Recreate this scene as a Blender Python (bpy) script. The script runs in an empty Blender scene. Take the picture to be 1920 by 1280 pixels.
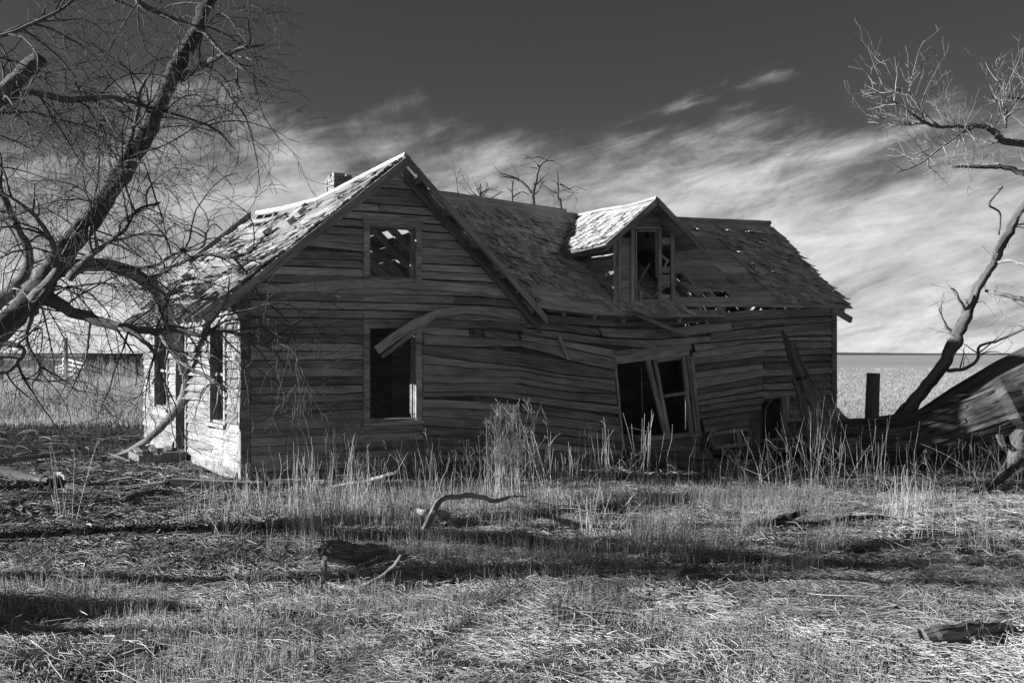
import bpy, math, random
import numpy as np
from mathutils import Vector, Matrix
random.seed(11); rng = np.random.default_rng(11)
RAD = math.radians
scene = bpy.context.scene
COL = scene.collection

# ------------------------------------------------------------------ camera
F, CX, HY, EYE = 2050.0, 960.0, 664.0, 1.72        # focal length and horizon in photo pixels, eye height in metres
cam = bpy.data.cameras.new('camera'); cam.sensor_width = 36; cam.lens = F / 1920 * 36
cam.shift_y = (HY - 640) / 1920; cam.clip_end = 9000; cam.clip_start = .1
camo = bpy.data.objects.new('camera', cam); COL.objects.link(camo)
camo.location = (0, 0, EYE); camo.rotation_euler = (RAD(90), 0, 0); scene.camera = camo

# ------------------------------------------------------------------ sky, sun, exposure
SUN_EL, SUN_AZ = 16.5, -4.8                            # low sun from the left (-X), azimuth offset in degrees towards +Y
world = bpy.data.worlds.new('World'); scene.world = world; world.use_nodes = True
wn, wl = world.node_tree.nodes, world.node_tree.links; wn.clear()
def WN(t, **k):
    n = wn.new(t)
    for a, b in k.items(): setattr(n, a, b)
    return n
def wmath(op, a, b=None, c=None, clamp=False):
    n = WN('ShaderNodeMath', operation=op, use_clamp=clamp)
    for i, x in enumerate((a, b, c)):
        if x is None: continue
        if isinstance(x, (int, float)): n.inputs[i].default_value = x
        else: wl.new(x, n.inputs[i])
    return n.outputs[0]
out = WN('ShaderNodeOutputWorld'); bg = WN('ShaderNodeBackground'); bg.inputs[1].default_value = 0.11
sky = WN('ShaderNodeTexSky', sky_type='NISHITA'); sky.sun_disc = False
sky.sun_elevation = RAD(SUN_EL); sky.sun_rotation = RAD(270 + SUN_AZ); sky.air_density = 1.0; sky.dust_density = .4
sep = WN('ShaderNodeSeparateColor'); wl.new(sky.outputs[0], sep.inputs[0])
red = sep.outputs[0]                                   # black-and-white film behind a red filter: the red channel only
tc = WN('ShaderNodeTexCoord'); sx = WN('ShaderNodeSeparateXYZ'); wl.new(tc.outputs['Generated'], sx.inputs[0])
zz = sx.outputs[2]
def wnoise(scale, rot, sc, detail, rough, dist=0.0, loc=(0, 0, 0)):
    m = WN('ShaderNodeMapping', vector_type='TEXTURE'); m.inputs['Scale'].default_value = tuple(1 / q for q in scale); m.inputs['Rotation'].default_value = rot
    m.inputs['Location'].default_value = loc
    wl.new(tc.outputs['Generated'], m.inputs[0])
    n = WN('ShaderNodeTexNoise'); n.inputs['Scale'].default_value = sc; n.inputs['Detail'].default_value = detail
    n.inputs['Roughness'].default_value = rough; n.inputs['Distortion'].default_value = dist
    wl.new(m.outputs[0], n.inputs['Vector']); return n.outputs[0]
big = wnoise((1, 1, 2.2), (0, 0, 0), 5.0, 3, .5, 0, (.3, .1, .2))
puff0 = wnoise((1, 1, 1.25), (0, RAD(-30), 0), 10.0, 10, .68, .12)
wisp = wnoise((1, 1, 5.0), (0, RAD(-13), 0), 6.0, 10, .62, .35, (1.7, 0, 0))
side = WN('ShaderNodeMapRange', interpolation_type='SMOOTHSTEP'); wl.new(sx.outputs[0], side.inputs[0]); side.inputs[1].default_value = -.12; side.inputs[2].default_value = .22
fib = wnoise((1, 1, 3.0), (0, RAD(-17), 0), 11.0, 9, .68, .4, (.4, 0, .9))
mp_ = WN('ShaderNodeMix', data_type='FLOAT'); wl.new(side.outputs[0], mp_.inputs[0]); wl.new(puff0, mp_.inputs[2]); wl.new(fib, mp_.inputs[3]); puff = mp_.outputs[0]
n1 = wmath('ADD', wmath('MULTIPLY', big, .9), wmath('ADD', wmath('MULTIPLY', puff, .55), wmath('MULTIPLY', wisp, .65)))
cov = wmath('ADD', wmath('MULTIPLY', wmath('SUBTRACT', n1, 1.03), 2.6), wmath('MULTIPLY', wmath('SUBTRACT', .205, zz), 11.0))
covc = wmath('MULTIPLY_ADD', cov, .55, .22, clamp=True)
mr = WN('ShaderNodeMapRange', interpolation_type='SMOOTHSTEP'); wl.new(covc, mr.inputs[0])
mr.inputs[1].default_value = .08; mr.inputs[2].default_value = .8
cshade = wmath('MAXIMUM', wmath('ADD', wmath('MULTIPLY', wmath('ADD', puff, wisp), 5.0), -2.3), 1.0)     # cloud brightness x10 (background strength 0.1)
low = WN('ShaderNodeMapRange'); wl.new(zz, low.inputs[0])
low.inputs[1].default_value = 0.0; low.inputs[2].default_value = .12; low.inputs[3].default_value = 1.3; low.inputs[4].default_value = .88
cl = wmath('MULTIPLY', cshade, low.outputs[0])
skyb = wmath('MULTIPLY', red, .175)
mixs = WN('ShaderNodeMix', data_type='FLOAT'); wl.new(mr.outputs[0], mixs.inputs[0]); wl.new(skyb, mixs.inputs[2]); wl.new(cl, mixs.inputs[3])
wl.new(mixs.outputs[0], bg.inputs[0]); wl.new(bg.outputs[0], out.inputs[0])

sun = bpy.data.lights.new('sun', 'SUN'); sun.energy = 5.0; sun.angle = RAD(.5); sun.color = (1, .985, .965)
suno = bpy.data.objects.new('sun', sun); COL.objects.link(suno)
to_sun = Vector((-math.cos(RAD(SUN_EL)) * math.cos(RAD(SUN_AZ)), math.cos(RAD(SUN_EL)) * math.sin(RAD(SUN_AZ)), math.sin(RAD(SUN_EL))))
suno.rotation_euler = to_sun.to_track_quat('Z', 'Y').to_euler(); suno.location = (-30, 5, 20)
vs = scene.view_settings; vs.view_transform = 'Standard'; vs.look = 'None'; vs.exposure = .95; vs.gamma = 1; vs.use_curve_mapping = False
scene.render.film_transparent = False
scene.cycles.max_bounces = 6; scene.cycles.diffuse_bounces = 4; scene.cycles.transparent_max_bounces = 4

# ------------------------------------------------------------------ mapping helpers
TH = RAD(28.5); UX, UY = math.cos(TH), math.sin(TH); C0 = (-3.6, 14.6)
def H(s, d, z):                                        # house frame: s along the front, d inwards, z up
    return Vector((C0[0] + s * UX - d * UY, C0[1] + s * UY + d * UX, z))
def inv(x, y, d):                                      # photo pixel on the wall plane at depth d -> (s, z)
    q = (x - CX) / F; bx = C0[0] - d * UY; by = C0[1] + d * UX
    s = (q * by - bx) / (UX - q * UY); return s, EYE + (HY - y) / F * (by + s * UY)
def proj(p): return CX + F * p[0] / p[1], HY - F * (p[2] - EYE) / p[1]
def px(x, y, Y): return Vector(((x - CX) / F * Y, Y, EYE + (HY - y) / F * Y))
def hz(x, y):                                          # gentle ground relief
    x = np.asarray(x, float); y = np.asarray(y, float)
    h = .035 * np.sin(x * .9 + .4 * np.sin(y * .7)) * np.sin(y * 1.1 + .5 * np.sin(x * .5)) + .02 * np.sin(x * 2.3 + y * 1.1) * np.sin(y * 2.9 - x * .8)
    h = h + .012 * np.sin(x * 6.1 + 2 * np.sin(y * 2.2)) * np.sin(y * 5.3 + np.sin(x * 3.1))
    return h * np.clip(1 - (np.hypot(x, y - 10) - 18) / 30, .0, 1)
def gpx(x, y):                                         # pixel on the ground
    Y = EYE * F / (y - HY); X = (x - CX) / F * Y
    return Vector((X, Y, float(hz(X, Y))))
def lerp(a, b, t): return a + (b - a) * t
def interp(pts, x): return float(np.interp(x, [p[0] for p in pts], [p[1] for p in pts]))
def inpoly(x, y, P):
    c = False; j = len(P) - 1
    for i in range(len(P)):
        if (P[i][1] > y) != (P[j][1] > y) and x < (P[j][0] - P[i][0]) * (y - P[i][1]) / (P[j][1] - P[i][1]) + P[i][0]: c = not c
        j = i
    return c

# ------------------------------------------------------------------ materials (all neutral greys: the place is seen in black and white)
def material(name, lo, hi, kind='wood', rough=.9, bump=.3, scale=1.0, spec=.15):
    m = bpy.data.materials.new(name); m.use_nodes = True; n = m.node_tree.nodes; l = m.node_tree.links
    b = n['Principled BSDF']; b.inputs['Roughness'].default_value = rough; b.inputs['Specular IOR Level'].default_value = spec
    def N(t): return n.new(t)
    def noise(vec, sc, det, ro, dist=0):
        t = N('ShaderNodeTexNoise'); t.inputs['Scale'].default_value = sc; t.inputs['Detail'].default_value = det
        t.inputs['Roughness'].default_value = ro; t.inputs['Distortion'].default_value = dist; l.new(vec, t.inputs['Vector']); return t.outputs[0]
    def M(op, a, b_, clamp=False):
        t = N('ShaderNodeMath'); t.operation = op; t.use_clamp = clamp
        for i, x in enumerate((a, b_)):
            if isinstance(x, (int, float)): t.inputs[i].default_value = x
            else: l.new(x, t.inputs[i])
        return t.outputs[0]
    co = N('ShaderNodeTexCoord')
    at = N('ShaderNodeAttribute'); at.attribute_name = 'tone'; tone = at.outputs['Fac']
    if kind in ('wood', 'bark'):
        mp = N('ShaderNodeMapping'); l.new(co.outputs['UV'], mp.inputs[0])
        mp.inputs['Scale'].default_value = (1.1 * scale, 26 * scale, 1) if kind == 'wood' else (.9 * scale, 9 * scale, 1)
        fine = noise(mp.outputs[0], 1.0, 6, .62, .25)
        mp2 = N('ShaderNodeMapping'); l.new(co.outputs['UV'], mp2.inputs[0]); mp2.inputs['Scale'].default_value = (.9, 4, 1)
        stain = noise(mp2.outputs[0], 1.0, 4, .6)
        mp3 = N('ShaderNodeMapping'); l.new(co.outputs['UV'], mp3.inputs[0]); mp3.inputs['Scale'].default_value = (4 * scale, 80 * scale, 1)
        crk = noise(mp3.outputs[0], 1.0, 3, .5)
        fac = M('ADD', M('MULTIPLY', fine, .55), M('MULTIPLY', stain, .7))
        fac = M('ADD', fac, M('MULTIPLY', M('SUBTRACT', crk, .5), .7))
    elif kind == 'plain':
        fac = M('ADD', M('MULTIPLY', noise(co.outputs['Object'], 9 * scale, 6, .65), .8), M('MULTIPLY', noise(co.outputs['Object'], 60 * scale, 3, .6), .45))
    else:
        fac = noise(co.outputs['Object'], 5 * scale, 4, .6); fac = M('MULTIPLY', fac, 1.2)
    r = N('ShaderNodeMapRange'); l.new(fac, r.inputs[0]); r.inputs[1].default_value = .40 if kind in ('wood', 'bark') else .32; r.inputs[2].default_value = .86 if kind in ('wood', 'bark') else .92
    r.inputs[3].default_value = lo; r.inputs[4].default_value = hi
    c = M('MULTIPLY', r.outputs[0], tone)
    l.new(c, b.inputs['Base Color'])
    if bump:
        bp = N('ShaderNodeBump'); bp.inputs['Strength'].default_value = bump; bp.inputs['Distance'].default_value = .008 if kind != 'bark' else .035
        l.new(fac, bp.inputs['Height']); l.new(bp.outputs[0], b.inputs['Normal'])
    return m
M_ = {
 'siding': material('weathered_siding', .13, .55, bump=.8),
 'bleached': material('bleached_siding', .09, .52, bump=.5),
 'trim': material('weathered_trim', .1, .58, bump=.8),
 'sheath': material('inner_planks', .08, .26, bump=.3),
 'roofboard': material('roof_boards', .2, .8, bump=.6),
 'roofpale': material('sun_bleached_roof_boards', .18, .56, bump=.6),
 'shingle': material('cedar_shingles', .28, .92, bump=.8, scale=1.4),
 'bark': material('tree_bark', .05, .34, 'bark', bump=.9),
 'bare': material('barkless_grey_wood', .07, .46, 'bark', bump=.7, scale=1.6),
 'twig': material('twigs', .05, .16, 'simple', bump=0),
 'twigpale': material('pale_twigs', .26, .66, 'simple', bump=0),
 'straw': material('dry_straw', .42, .80, 'simple', bump=0, rough=.7, spec=.25),
 'weed': material('dry_weeds', .40, .74, 'simple', bump=0, rough=.8),
 'grass': material('dry_tall_grass', .45, .80, 'simple', bump=0),
 'concrete': material('old_concrete', .2, .42, 'plain', bump=.5),
 'brick': material('old_brick', .14, .42, 'plain', bump=.5, scale=2),
 'mortar': material('lime_mortar', .2, .4, 'plain', bump=.4),
 'metal': material('pale_pipe_metal', .5, .75, 'plain', rough=.5, bump=0),
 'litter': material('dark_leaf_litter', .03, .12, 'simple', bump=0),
 'post': material('post_wood', .09, .28, 'bark', bump=.6),
 'enamel': material('chipped_pale_enamel', .45, .75, 'plain', rough=.4, bump=0),
}

# ------------------------------------------------------------------ mesh building
WLOC = {}
def place(o, parent, wloc):
    COL.objects.link(o); WLOC[o.name] = Vector(wloc)
    if parent is not None:
        o.parent = parent; o.location = Vector(wloc) - WLOC[parent.name]
    else: o.location = wloc
    return o
def tag(o, label=None, cat=None, group=None, kind=None):
    if label: o['label'] = label
    if cat: o['category'] = cat
    if group: o['group'] = group
    if kind: o['kind'] = kind
    return o
def empty(name, loc, label, cat, group=None):
    o = bpy.data.objects.new(name, None); o.empty_display_size = .2
    return tag(place(o, None, loc), label, cat, group)
class MB:
    def __init__(s): s.v = []; s.f = []; s.uv = []; s.t = []; s.sm = []
    def sweep(s, rings, tone=1.0, cap=True, smooth=False):
        n = len(rings[0]); b = len(s.v); ou = random.random() * 60; ov = random.random() * 60
        cen = [sum((Vector(p) for p in r), Vector()) / n for r in rings]
        us = [ou]
        for i in range(1, len(rings)): us.append(us[-1] + (cen[i] - cen[i - 1]).length)
        ref = max(rings, key=lambda r: sum((Vector(r[j]) - Vector(r[(j + 1) % n])).length for j in range(n)))
        vs_ = [ov]
        for j in range(n): vs_.append(vs_[-1] + (Vector(ref[(j + 1) % n]) - Vector(ref[j])).length)
        for r in rings:
            for p in r: s.v.append(tuple(p)); s.t.append(tone)
        for i in range(len(rings) - 1):
            for j in range(n):
                k = (j + 1) % n
                s.f.append((b + i * n + j, b + i * n + k, b + (i + 1) * n + k, b + (i + 1) * n + j)); s.sm.append(smooth)
                s.uv += [(us[i], vs_[j]), (us[i], vs_[j + 1]), (us[i + 1], vs_[j + 1]), (us[i + 1], vs_[j])]
        if cap:
            for i in (0, len(rings) - 1):
                f = [b + i * n + j for j in range(n)]
                if i == 0: f = f[::-1]
                s.f.append(tuple(f)); s.sm.append(False)
                s.uv += [(us[i] + .03 * (j % 2), vs_[j] + .5 * (j // 2)) for j in range(n)]
        return s
    def bar(s, p0, p1, wv, tv, tone=1.0, w2=None, nst=2, bow=None, jit=0.0):
        """plank from p0 to p1; wv / tv = full width and thickness vectors"""
        p0, p1, wv, tv = Vector(p0), Vector(p1), Vector(wv), Vector(tv); rings = []
        for i in range(nst):
            t = i / (nst - 1); c = p0.lerp(p1, t); w = wv * lerp(1, w2 if w2 else 1, t) * .5; th = tv * .5
            if bow is not None: c = c + Vector(bow) * (4 * t * (1 - t))
            if jit: c = c + Vector((random.uniform(-jit, jit), random.uniform(-jit, jit), random.uniform(-jit, jit)))
            rings.append([c - w - th, c + w - th, c + w + th, c - w + th])
        return s.sweep(rings, tone)
    def box(s, lo, hi, tone=1.0, fr=None):
        fr = fr or (lambda a, b, c: Vector((a, b, c))); (a, b, c), (d, e, f) = lo, hi
        return s.sweep([[fr(a, b, c), fr(a, e, c), fr(a, e, f), fr(a, b, f)], [fr(d, b, c), fr(d, e, c), fr(d, e, f), fr(d, b, f)]], tone)
    def build(s, name, mat, parent=None, label=None, cat=None, group=None, kind=None, base=False):
        V = np.array(s.v, float); c = V.mean(0)
        if base: c = np.array([c[0], c[1], V[:, 2].min()])
        me = bpy.data.meshes.new(name); me.from_pydata((V - c).tolist(), [], s.f); me.materials.append(M_[mat])
        uv = me.uv_layers.new(name='UVMap'); uv.data.foreach_set('uv', np.array(s.uv, 'f').ravel())
        a = me.attributes.new('tone', 'FLOAT', 'POINT'); a.data.foreach_set('value', np.array(s.t, 'f'))
        me.polygons.foreach_set('use_smooth', np.array(s.sm, bool))
        me.update()
        o = bpy.data.objects.new(name, me); place(o, parent, c); return tag(o, label, cat, group, kind)
def np_build(name, V, Q, tone, mat, parent=None, **k):
    c = V.mean(0); c[2] = V[:, 2].min()
    me = bpy.data.meshes.new(name); me.vertices.add(len(V)); me.vertices.foreach_set('co', (V - c).astype('f').ravel())
    nq, w = Q.shape
    me.loops.add(nq * w); me.loops.foreach_set('vertex_index', Q.astype('i').ravel())
    me.polygons.add(nq); me.polygons.foreach_set('loop_start', np.arange(0, nq * w, w, dtype='i'))
    me.update(calc_edges=True); me.materials.append(M_[mat])
    a = me.attributes.new('tone', 'FLOAT', 'POINT'); a.data.foreach_set('value', tone.astype('f'))
    o = bpy.data.objects.new(name, me); place(o, parent, c); return tag(o, **k)
def tubes(P, R, sides, tone):
    """P (N,K,3) centre lines, R (N,K) radii -> verts, quads, tone per vertex"""
    N, K, _ = P.shape
    T = np.gradient(P, axis=1); T /= np.linalg.norm(T, axis=2, keepdims=True) + 1e-9
    ref = np.where(np.abs(T[..., 2:3]) > .8, np.array([1., .3, 0]), np.array([0, 0, 1.]))
    A = np.cross(T, ref); A /= np.linalg.norm(A, axis=2, keepdims=True) + 1e-9; B = np.cross(T, A)
    an = np.arange(sides) * 2 * np.pi / sides
    ring = A[:, :, None, :] * np.cos(an)[None, None, :, None] + B[:, :, None, :] * np.sin(an)[None, None, :, None]
    V = (P[:, :, None, :] + ring * R[:, :, None, None]).reshape(-1, 3)
    base = (np.arange(N) * K * sides)[:, None, None]; i = np.arange(K - 1)[None, :, None] * sides; j = np.arange(sides)[None, None, :]; k = (j + 1) % sides
    a = base + i + j; b = base + i + k; c = base + i + sides + k; d = base + i + sides + j
    Q = np.stack([a, b, c, d], -1).reshape(-1, 4)
    return V, Q, np.repeat(tone, K * sides)
def merge(parts):
    V = []; Q = []; T = []; o = 0
    for v, q, t in parts: V.append(v); Q.append(q + o); T.append(t); o += len(v)
    return np.concatenate(V), np.concatenate(Q), np.concatenate(T)

# ================================================================== THE GROUND
def axis(near, step, far, lo):
    a = list(np.arange(-near if lo else 0, near + 1e-6, step)); x = near
    while x < far: step *= 1.32; x += step; a.append(x); 
    return a
gx = np.arange(-24, 24.01, .3).tolist(); st = .3; x = 24
while x < 4500: st *= 1.4; x += st; gx = [-x] + gx + [x]
gy = np.arange(-6, 44.01, .3).tolist(); st = .3; x = 44
while x < 4500: st *= 1.4; x += st; gy.append(x)
st = .3; x = 6
while x < 600: st *= 1.6; x += st; gy.insert(0, -x)
GX, GY = np.meshgrid(np.array(gx), np.array(gy)); GV = np.stack([GX, GY, hz(GX, GY)], -1).reshape(-1, 3)
nx, ny = len(gx), len(gy); ii, jj = np.meshgrid(np.arange(nx - 1), np.arange(ny - 1)); a = (jj * nx + ii).ravel()
GQ = np.stack([a, a + 1, a + nx + 1, a + nx], 1)
def ground_material():
    m = bpy.data.materials.new('bare_soil_and_stubble'); m.use_nodes = True; n = m.node_tree.nodes; l = m.node_tree.links
    b = n['Principled BSDF']; b.inputs['Roughness'].default_value = .95; b.inputs['Specular IOR Level'].default_value = .1
    co = n.new('ShaderNodeTexCoord')
    def noise(sc, det, ro, mp=None):
        t = n.new('ShaderNodeTexNoise'); t.inputs['Scale'].default_value = sc; t.inputs['Detail'].default_value = det; t.inputs['Roughness'].default_value = ro
        if mp:
            q = n.new('ShaderNodeMapping'); q.inputs['Scale'].default_value = mp; l.new(co.outputs['Object'], q.inputs[0]); l.new(q.outputs[0], t.inputs['Vector'])
        else: l.new(co.outputs['Object'], t.inputs['Vector'])
        return t.outputs[0]
    def rmp(x, a, b_, c, d, sm=False):
        t = n.new('ShaderNodeMapRange'); l.new(x, t.inputs[0])
        for i, v in enumerate((a, b_, c, d)): t.inputs[i + 1].default_value = v
        if sm: t.interpolation_type = 'SMOOTHSTEP'
        return t.outputs[0]
    def mix(f, A, B):
        t = n.new('ShaderNodeMix'); t.data_type = 'FLOAT'; l.new(f, t.inputs[0]); l.new(A, t.inputs[2]); l.new(B, t.inputs[3]); return t.outputs[0]
    def mth(op, A, B):
        t = n.new('ShaderNodeMath'); t.operation = op
        for i, x in enumerate((A, B)):
            if isinstance(x, (int, float)): t.inputs[i].default_value = x
            else: l.new(x, t.inputs[i])
        return t.outputs[0]
    soil = rmp(noise(7, 8, .7), .3, .75, .02, .09)
    field = mth('MULTIPLY', mth('MULTIPLY', rmp(noise(.25, 6, .65, (.35, 1.6, 1)), .3, .75, .30, .56), rmp(noise(.012, 8, .7, (.4, 1.5, 1)), .35, .68, .8, 1.3)), rmp(noise(9, 6, .7, (.6, 1.5, 1)), .25, .75, .7, 1.15))
    sp = n.new('ShaderNodeSeparateXYZ'); l.new(co.outputs['Object'], sp.inputs[0])
    yy = mth('ADD', sp.outputs[1], mth('MULTIPLY', mth('SUBTRACT', noise(.35, 5, .6), .5), 14))
    l.new(mix(rmp(yy, 24.0, 30.0, 0, 1, True), soil, field), b.inputs['Base Color'])
    bp = n.new('ShaderNodeBump'); bp.inputs['Strength'].default_value = .8; bp.inputs['Distance'].default_value = .04
    l.new(noise(14, 8, .7), bp.inputs['Height']); l.new(bp.outputs[0], b.inputs['Normal'])
    return m
M_['ground'] = ground_material()
M_['ploughed'] = material('dark_ploughed_soil', .05, .12, 'plain', scale=.02, bump=0)
GV0 = GV.copy()
me = bpy.data.meshes.new('ground'); me.from_pydata(GV.tolist(), [], GQ.tolist()); me.materials.append(M_['ground'])
me.polygons.foreach_set('use_smooth', np.ones(len(GQ), bool))
tag(place(bpy.data.objects.new('ground', me), None, (0, 0, 0)), kind='structure')
# dark ploughed strip beyond the corral, and a low far ridge along the horizon
def sheet(name, pts, mat, zs):
    me = bpy.data.meshes.new(name); me.from_pydata([(p[0], p[1], z) for p, z in zip(pts, zs)], [], [tuple(range(len(pts)))]); me.materials.append(M_[mat])
    at = me.attributes.new('tone', 'FLOAT', 'POINT'); at.data.foreach_set('value', np.ones(len(pts), 'f'))
    return tag(place(bpy.data.objects.new(name, me), None, (0, 0, 0)), kind='structure')
sheet('field', [(-400, 152), (-20, 138), (60, 320), (-900, 330)], 'ploughed', [.06] * 4)
sheet('field', [(-1000, 420), (70, 400), (100, 900), (-1300, 1000)], 'ploughed', [.15, .15, .4, .4])
mb = MB(); ring = []
for i in range(60):
    X = -2600 + i * 90; Y = 2600 + 120 * math.sin(i * .31); h = 5.4 + 1.2 * math.sin(i * .23 + 1) + .6 * math.sin(i * .9)
    ring.append([Vector((X, Y - 160, -1)), Vector((X, Y, h)), Vector((X, Y + 400, -1))])
o = mb.sweep(ring).build('hills', 'ploughed', kind='structure')

# ================================================================== THE FARMHOUSE
house = empty('farmhouse', H(4.2, 2.2, 0), 'collapsing weathered clapboard farmhouse with front gable, dormer and sagging shingle roof', 'house')
SAG = [(0, 0), (3.6, 0), (4.6, -.06), (5.3, -.17), (6, -.27), (6.8, -.33), (7.5, -.31), (8.5, -.17), (9.5, -.06), (10.7, 0)]
def sag(s): return interp(SAG, s)
WF = lambda a, off, z: H(a, -off, z + sag(a))          # front wall: a along, off outwards
WL = lambda a, off, z: H(-off, a, z)                   # sunlit side wall
def strips(mb, a0, a1, ztop, zbot, ops, W, o0, o1, step=.5, tone=None):
    br = sorted(set([a0, a1] + [v for o in ops for v in o[:2] if a0 < v < a1] + list(np.arange(a0 + step, a1 - .05, step))))
    for p, q in zip(br[:-1], br[1:]):
        m = (p + q) / 2; cut = sorted([(o[2], o[3]) for o in ops if o[0] < m < o[1]])
        zs = []; z = zbot
        for c in cut: zs.append((z, c[0])); z = c[1]
        zs.append((z, None))
        for lo, hi in zs:
            h0 = ztop(p) if hi is None else hi; h1 = ztop(q) if hi is None else hi
            if max(h0, h1) <= lo + .01: continue
            h0 = max(h0, lo + .005); h1 = max(h1, lo + .005)
            mb.sweep([[W(p, o0, lo), W(p, o1, lo), W(p, o1, h0), W(p, o0, h0)], [W(q, o0, lo), W(q, o1, lo), W(q, o1, h1), W(q, o0, h1)]], tone or random.uniform(.7, 1.1), cap=True)
def gable_top(s):
    zl = 4.42 - (2.24 - s) * .81 if s < 2.24 else 4.42 - (s - 2.24) * .95
    return zl
def ztop_front(s):
    return max(gable_top(s), 2.50 if s > 4.2 else 0)
FOPS = [(1.79, 2.5, .79, 2.1), (1.79, 2.5, 2.81, 3.53), (6.0, 7.48, .72, 1.93), (9.05, 9.5, .28, 1.0), (7.9, 8.45, .2, .42)]
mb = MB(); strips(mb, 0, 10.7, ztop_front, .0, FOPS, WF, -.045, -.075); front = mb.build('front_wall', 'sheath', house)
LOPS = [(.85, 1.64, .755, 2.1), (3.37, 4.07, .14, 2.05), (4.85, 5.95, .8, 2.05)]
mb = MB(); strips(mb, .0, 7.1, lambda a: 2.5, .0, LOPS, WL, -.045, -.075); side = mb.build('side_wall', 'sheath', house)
# rear and end walls, inner partition, floor
mb = MB()
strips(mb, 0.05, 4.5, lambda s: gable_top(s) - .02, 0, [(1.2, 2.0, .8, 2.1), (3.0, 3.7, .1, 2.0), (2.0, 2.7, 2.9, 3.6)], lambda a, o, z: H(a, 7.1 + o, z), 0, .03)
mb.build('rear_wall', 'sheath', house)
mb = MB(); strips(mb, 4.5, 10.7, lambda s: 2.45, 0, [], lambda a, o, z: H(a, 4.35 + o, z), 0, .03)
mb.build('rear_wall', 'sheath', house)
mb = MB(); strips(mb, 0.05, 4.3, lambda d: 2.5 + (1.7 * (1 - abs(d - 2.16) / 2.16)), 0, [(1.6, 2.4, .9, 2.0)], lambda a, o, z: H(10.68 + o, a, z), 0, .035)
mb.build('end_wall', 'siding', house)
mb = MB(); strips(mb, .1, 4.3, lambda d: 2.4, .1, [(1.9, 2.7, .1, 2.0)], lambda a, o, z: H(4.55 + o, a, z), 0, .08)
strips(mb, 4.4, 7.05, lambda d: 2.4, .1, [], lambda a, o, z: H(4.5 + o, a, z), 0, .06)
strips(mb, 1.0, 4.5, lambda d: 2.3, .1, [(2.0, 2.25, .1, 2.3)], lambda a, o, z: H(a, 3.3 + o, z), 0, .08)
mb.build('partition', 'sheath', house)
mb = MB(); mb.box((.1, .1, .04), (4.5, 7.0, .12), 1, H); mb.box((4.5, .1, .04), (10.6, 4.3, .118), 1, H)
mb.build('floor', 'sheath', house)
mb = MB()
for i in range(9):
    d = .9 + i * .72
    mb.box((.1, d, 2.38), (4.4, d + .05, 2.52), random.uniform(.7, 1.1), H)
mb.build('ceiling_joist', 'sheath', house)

# ---- clapboards
def clap(W, a0, a1, z0, h, parent, mat, tone=None, lift=0.0, wav=.004, flare=None, dz=None, nst=None):
    L = a1 - a0
    if L < .03: return
    n = nst or max(3, int(L / .16) + 1); ph = random.random() * 6; tone = tone or random.uniform(.72, 1.22); rings = []; ov = random.choice([.002, -.007, -.010, -.013, -.018])
    tw = random.uniform(-.004, .004); e0, e1 = random.uniform(-.012, .012), random.uniform(-.012, .012)
    for i in range(n):
        t = i / (n - 1); a = a0 + L * t
        w = wav * math.sin(ph + a * 2.3) + tw * (t - .5) + random.gauss(0, .0022)
        if dz: w += dz(a)
        o = lift + .006 * max(0, math.sin(ph * 2 + a * 1.3)) + (flare(t, a) if flare else 0)
        sk = (e0 if i == 0 else e1 if i == n - 1 else 0)
        zb, zt = z0 + w, z0 + h + ov + w * .4
        rings.append([W(a, o + .036, zb), W(a, o + .008, zb), W(a + sk, o * .3 + .001, zt), W(a + sk, o * .3 + .008, zt)])
    return MB().sweep(rings, tone).build('clapboard', mat, parent)
def runs(a0, a1, cuts):
    segs = [(a0, a1)]
    for c0, c1 in cuts:
        nn = []
        for p, q in segs:
            if c1 <= p or c0 >= q: nn.append((p, q)); continue
            if c0 > p: nn.append((p, c0))
            if c1 < q: nn.append((c1, q))
        segs = nn
    return segs
def chop(p, q, joints):
    pts = [p] + sorted(j for j in joints if p + .15 < j < q - .15) + [q]
    return list(zip(pts[:-1], pts[1:]))
CASE = [(1.70, 2.59, .70, 2.21), (1.70, 2.59, 2.74, 3.66)]
EX = .116
for n in range(39):
    z = .024 + EX * n; zm = z + .06
    a0 = .105 if zm < 2.5 else 2.24 - (4.36 - zm) / .81
    if zm < 2.13: a1 = 2.62
    else: a1 = min(4.33, 2.24 + (4.36 - zm) / .95) if zm > 2.42 else 4.33
    if a1 - a0 < .08: continue
    for p, q in runs(a0, a1, [c[:2] for c in CASE if c[2] < zm < c[3]]):
        j = [1.70] if 2.2 < z < 2.75 and n % 2 else ([1.2 + .9 * random.random()] if random.random() < .35 and z < .7 or z > 3.66 else [])
        if 2.2 < z < 2.75 and n % 3 == 0: j.append(3.1)
        for pp, qq in chop(p, q, j):
            if random.random() < .012: continue
            lf = random.choice([0, 0, 0, .004, .008]); fl = None
            if n in (21, 22): lf = .0
            dzf = None
            if n == 27 and q < 1.9: dzf = lambda a: .06 * max(0, (1.75 - a))      # a slipped board by the upper window
            clap(WF, pp, qq, z, EX, front, 'siding', lift=lf, dz=dzf, tone=random.uniform(.6, 1.3) * (1.15 if z > 2.8 else 1))
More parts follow.
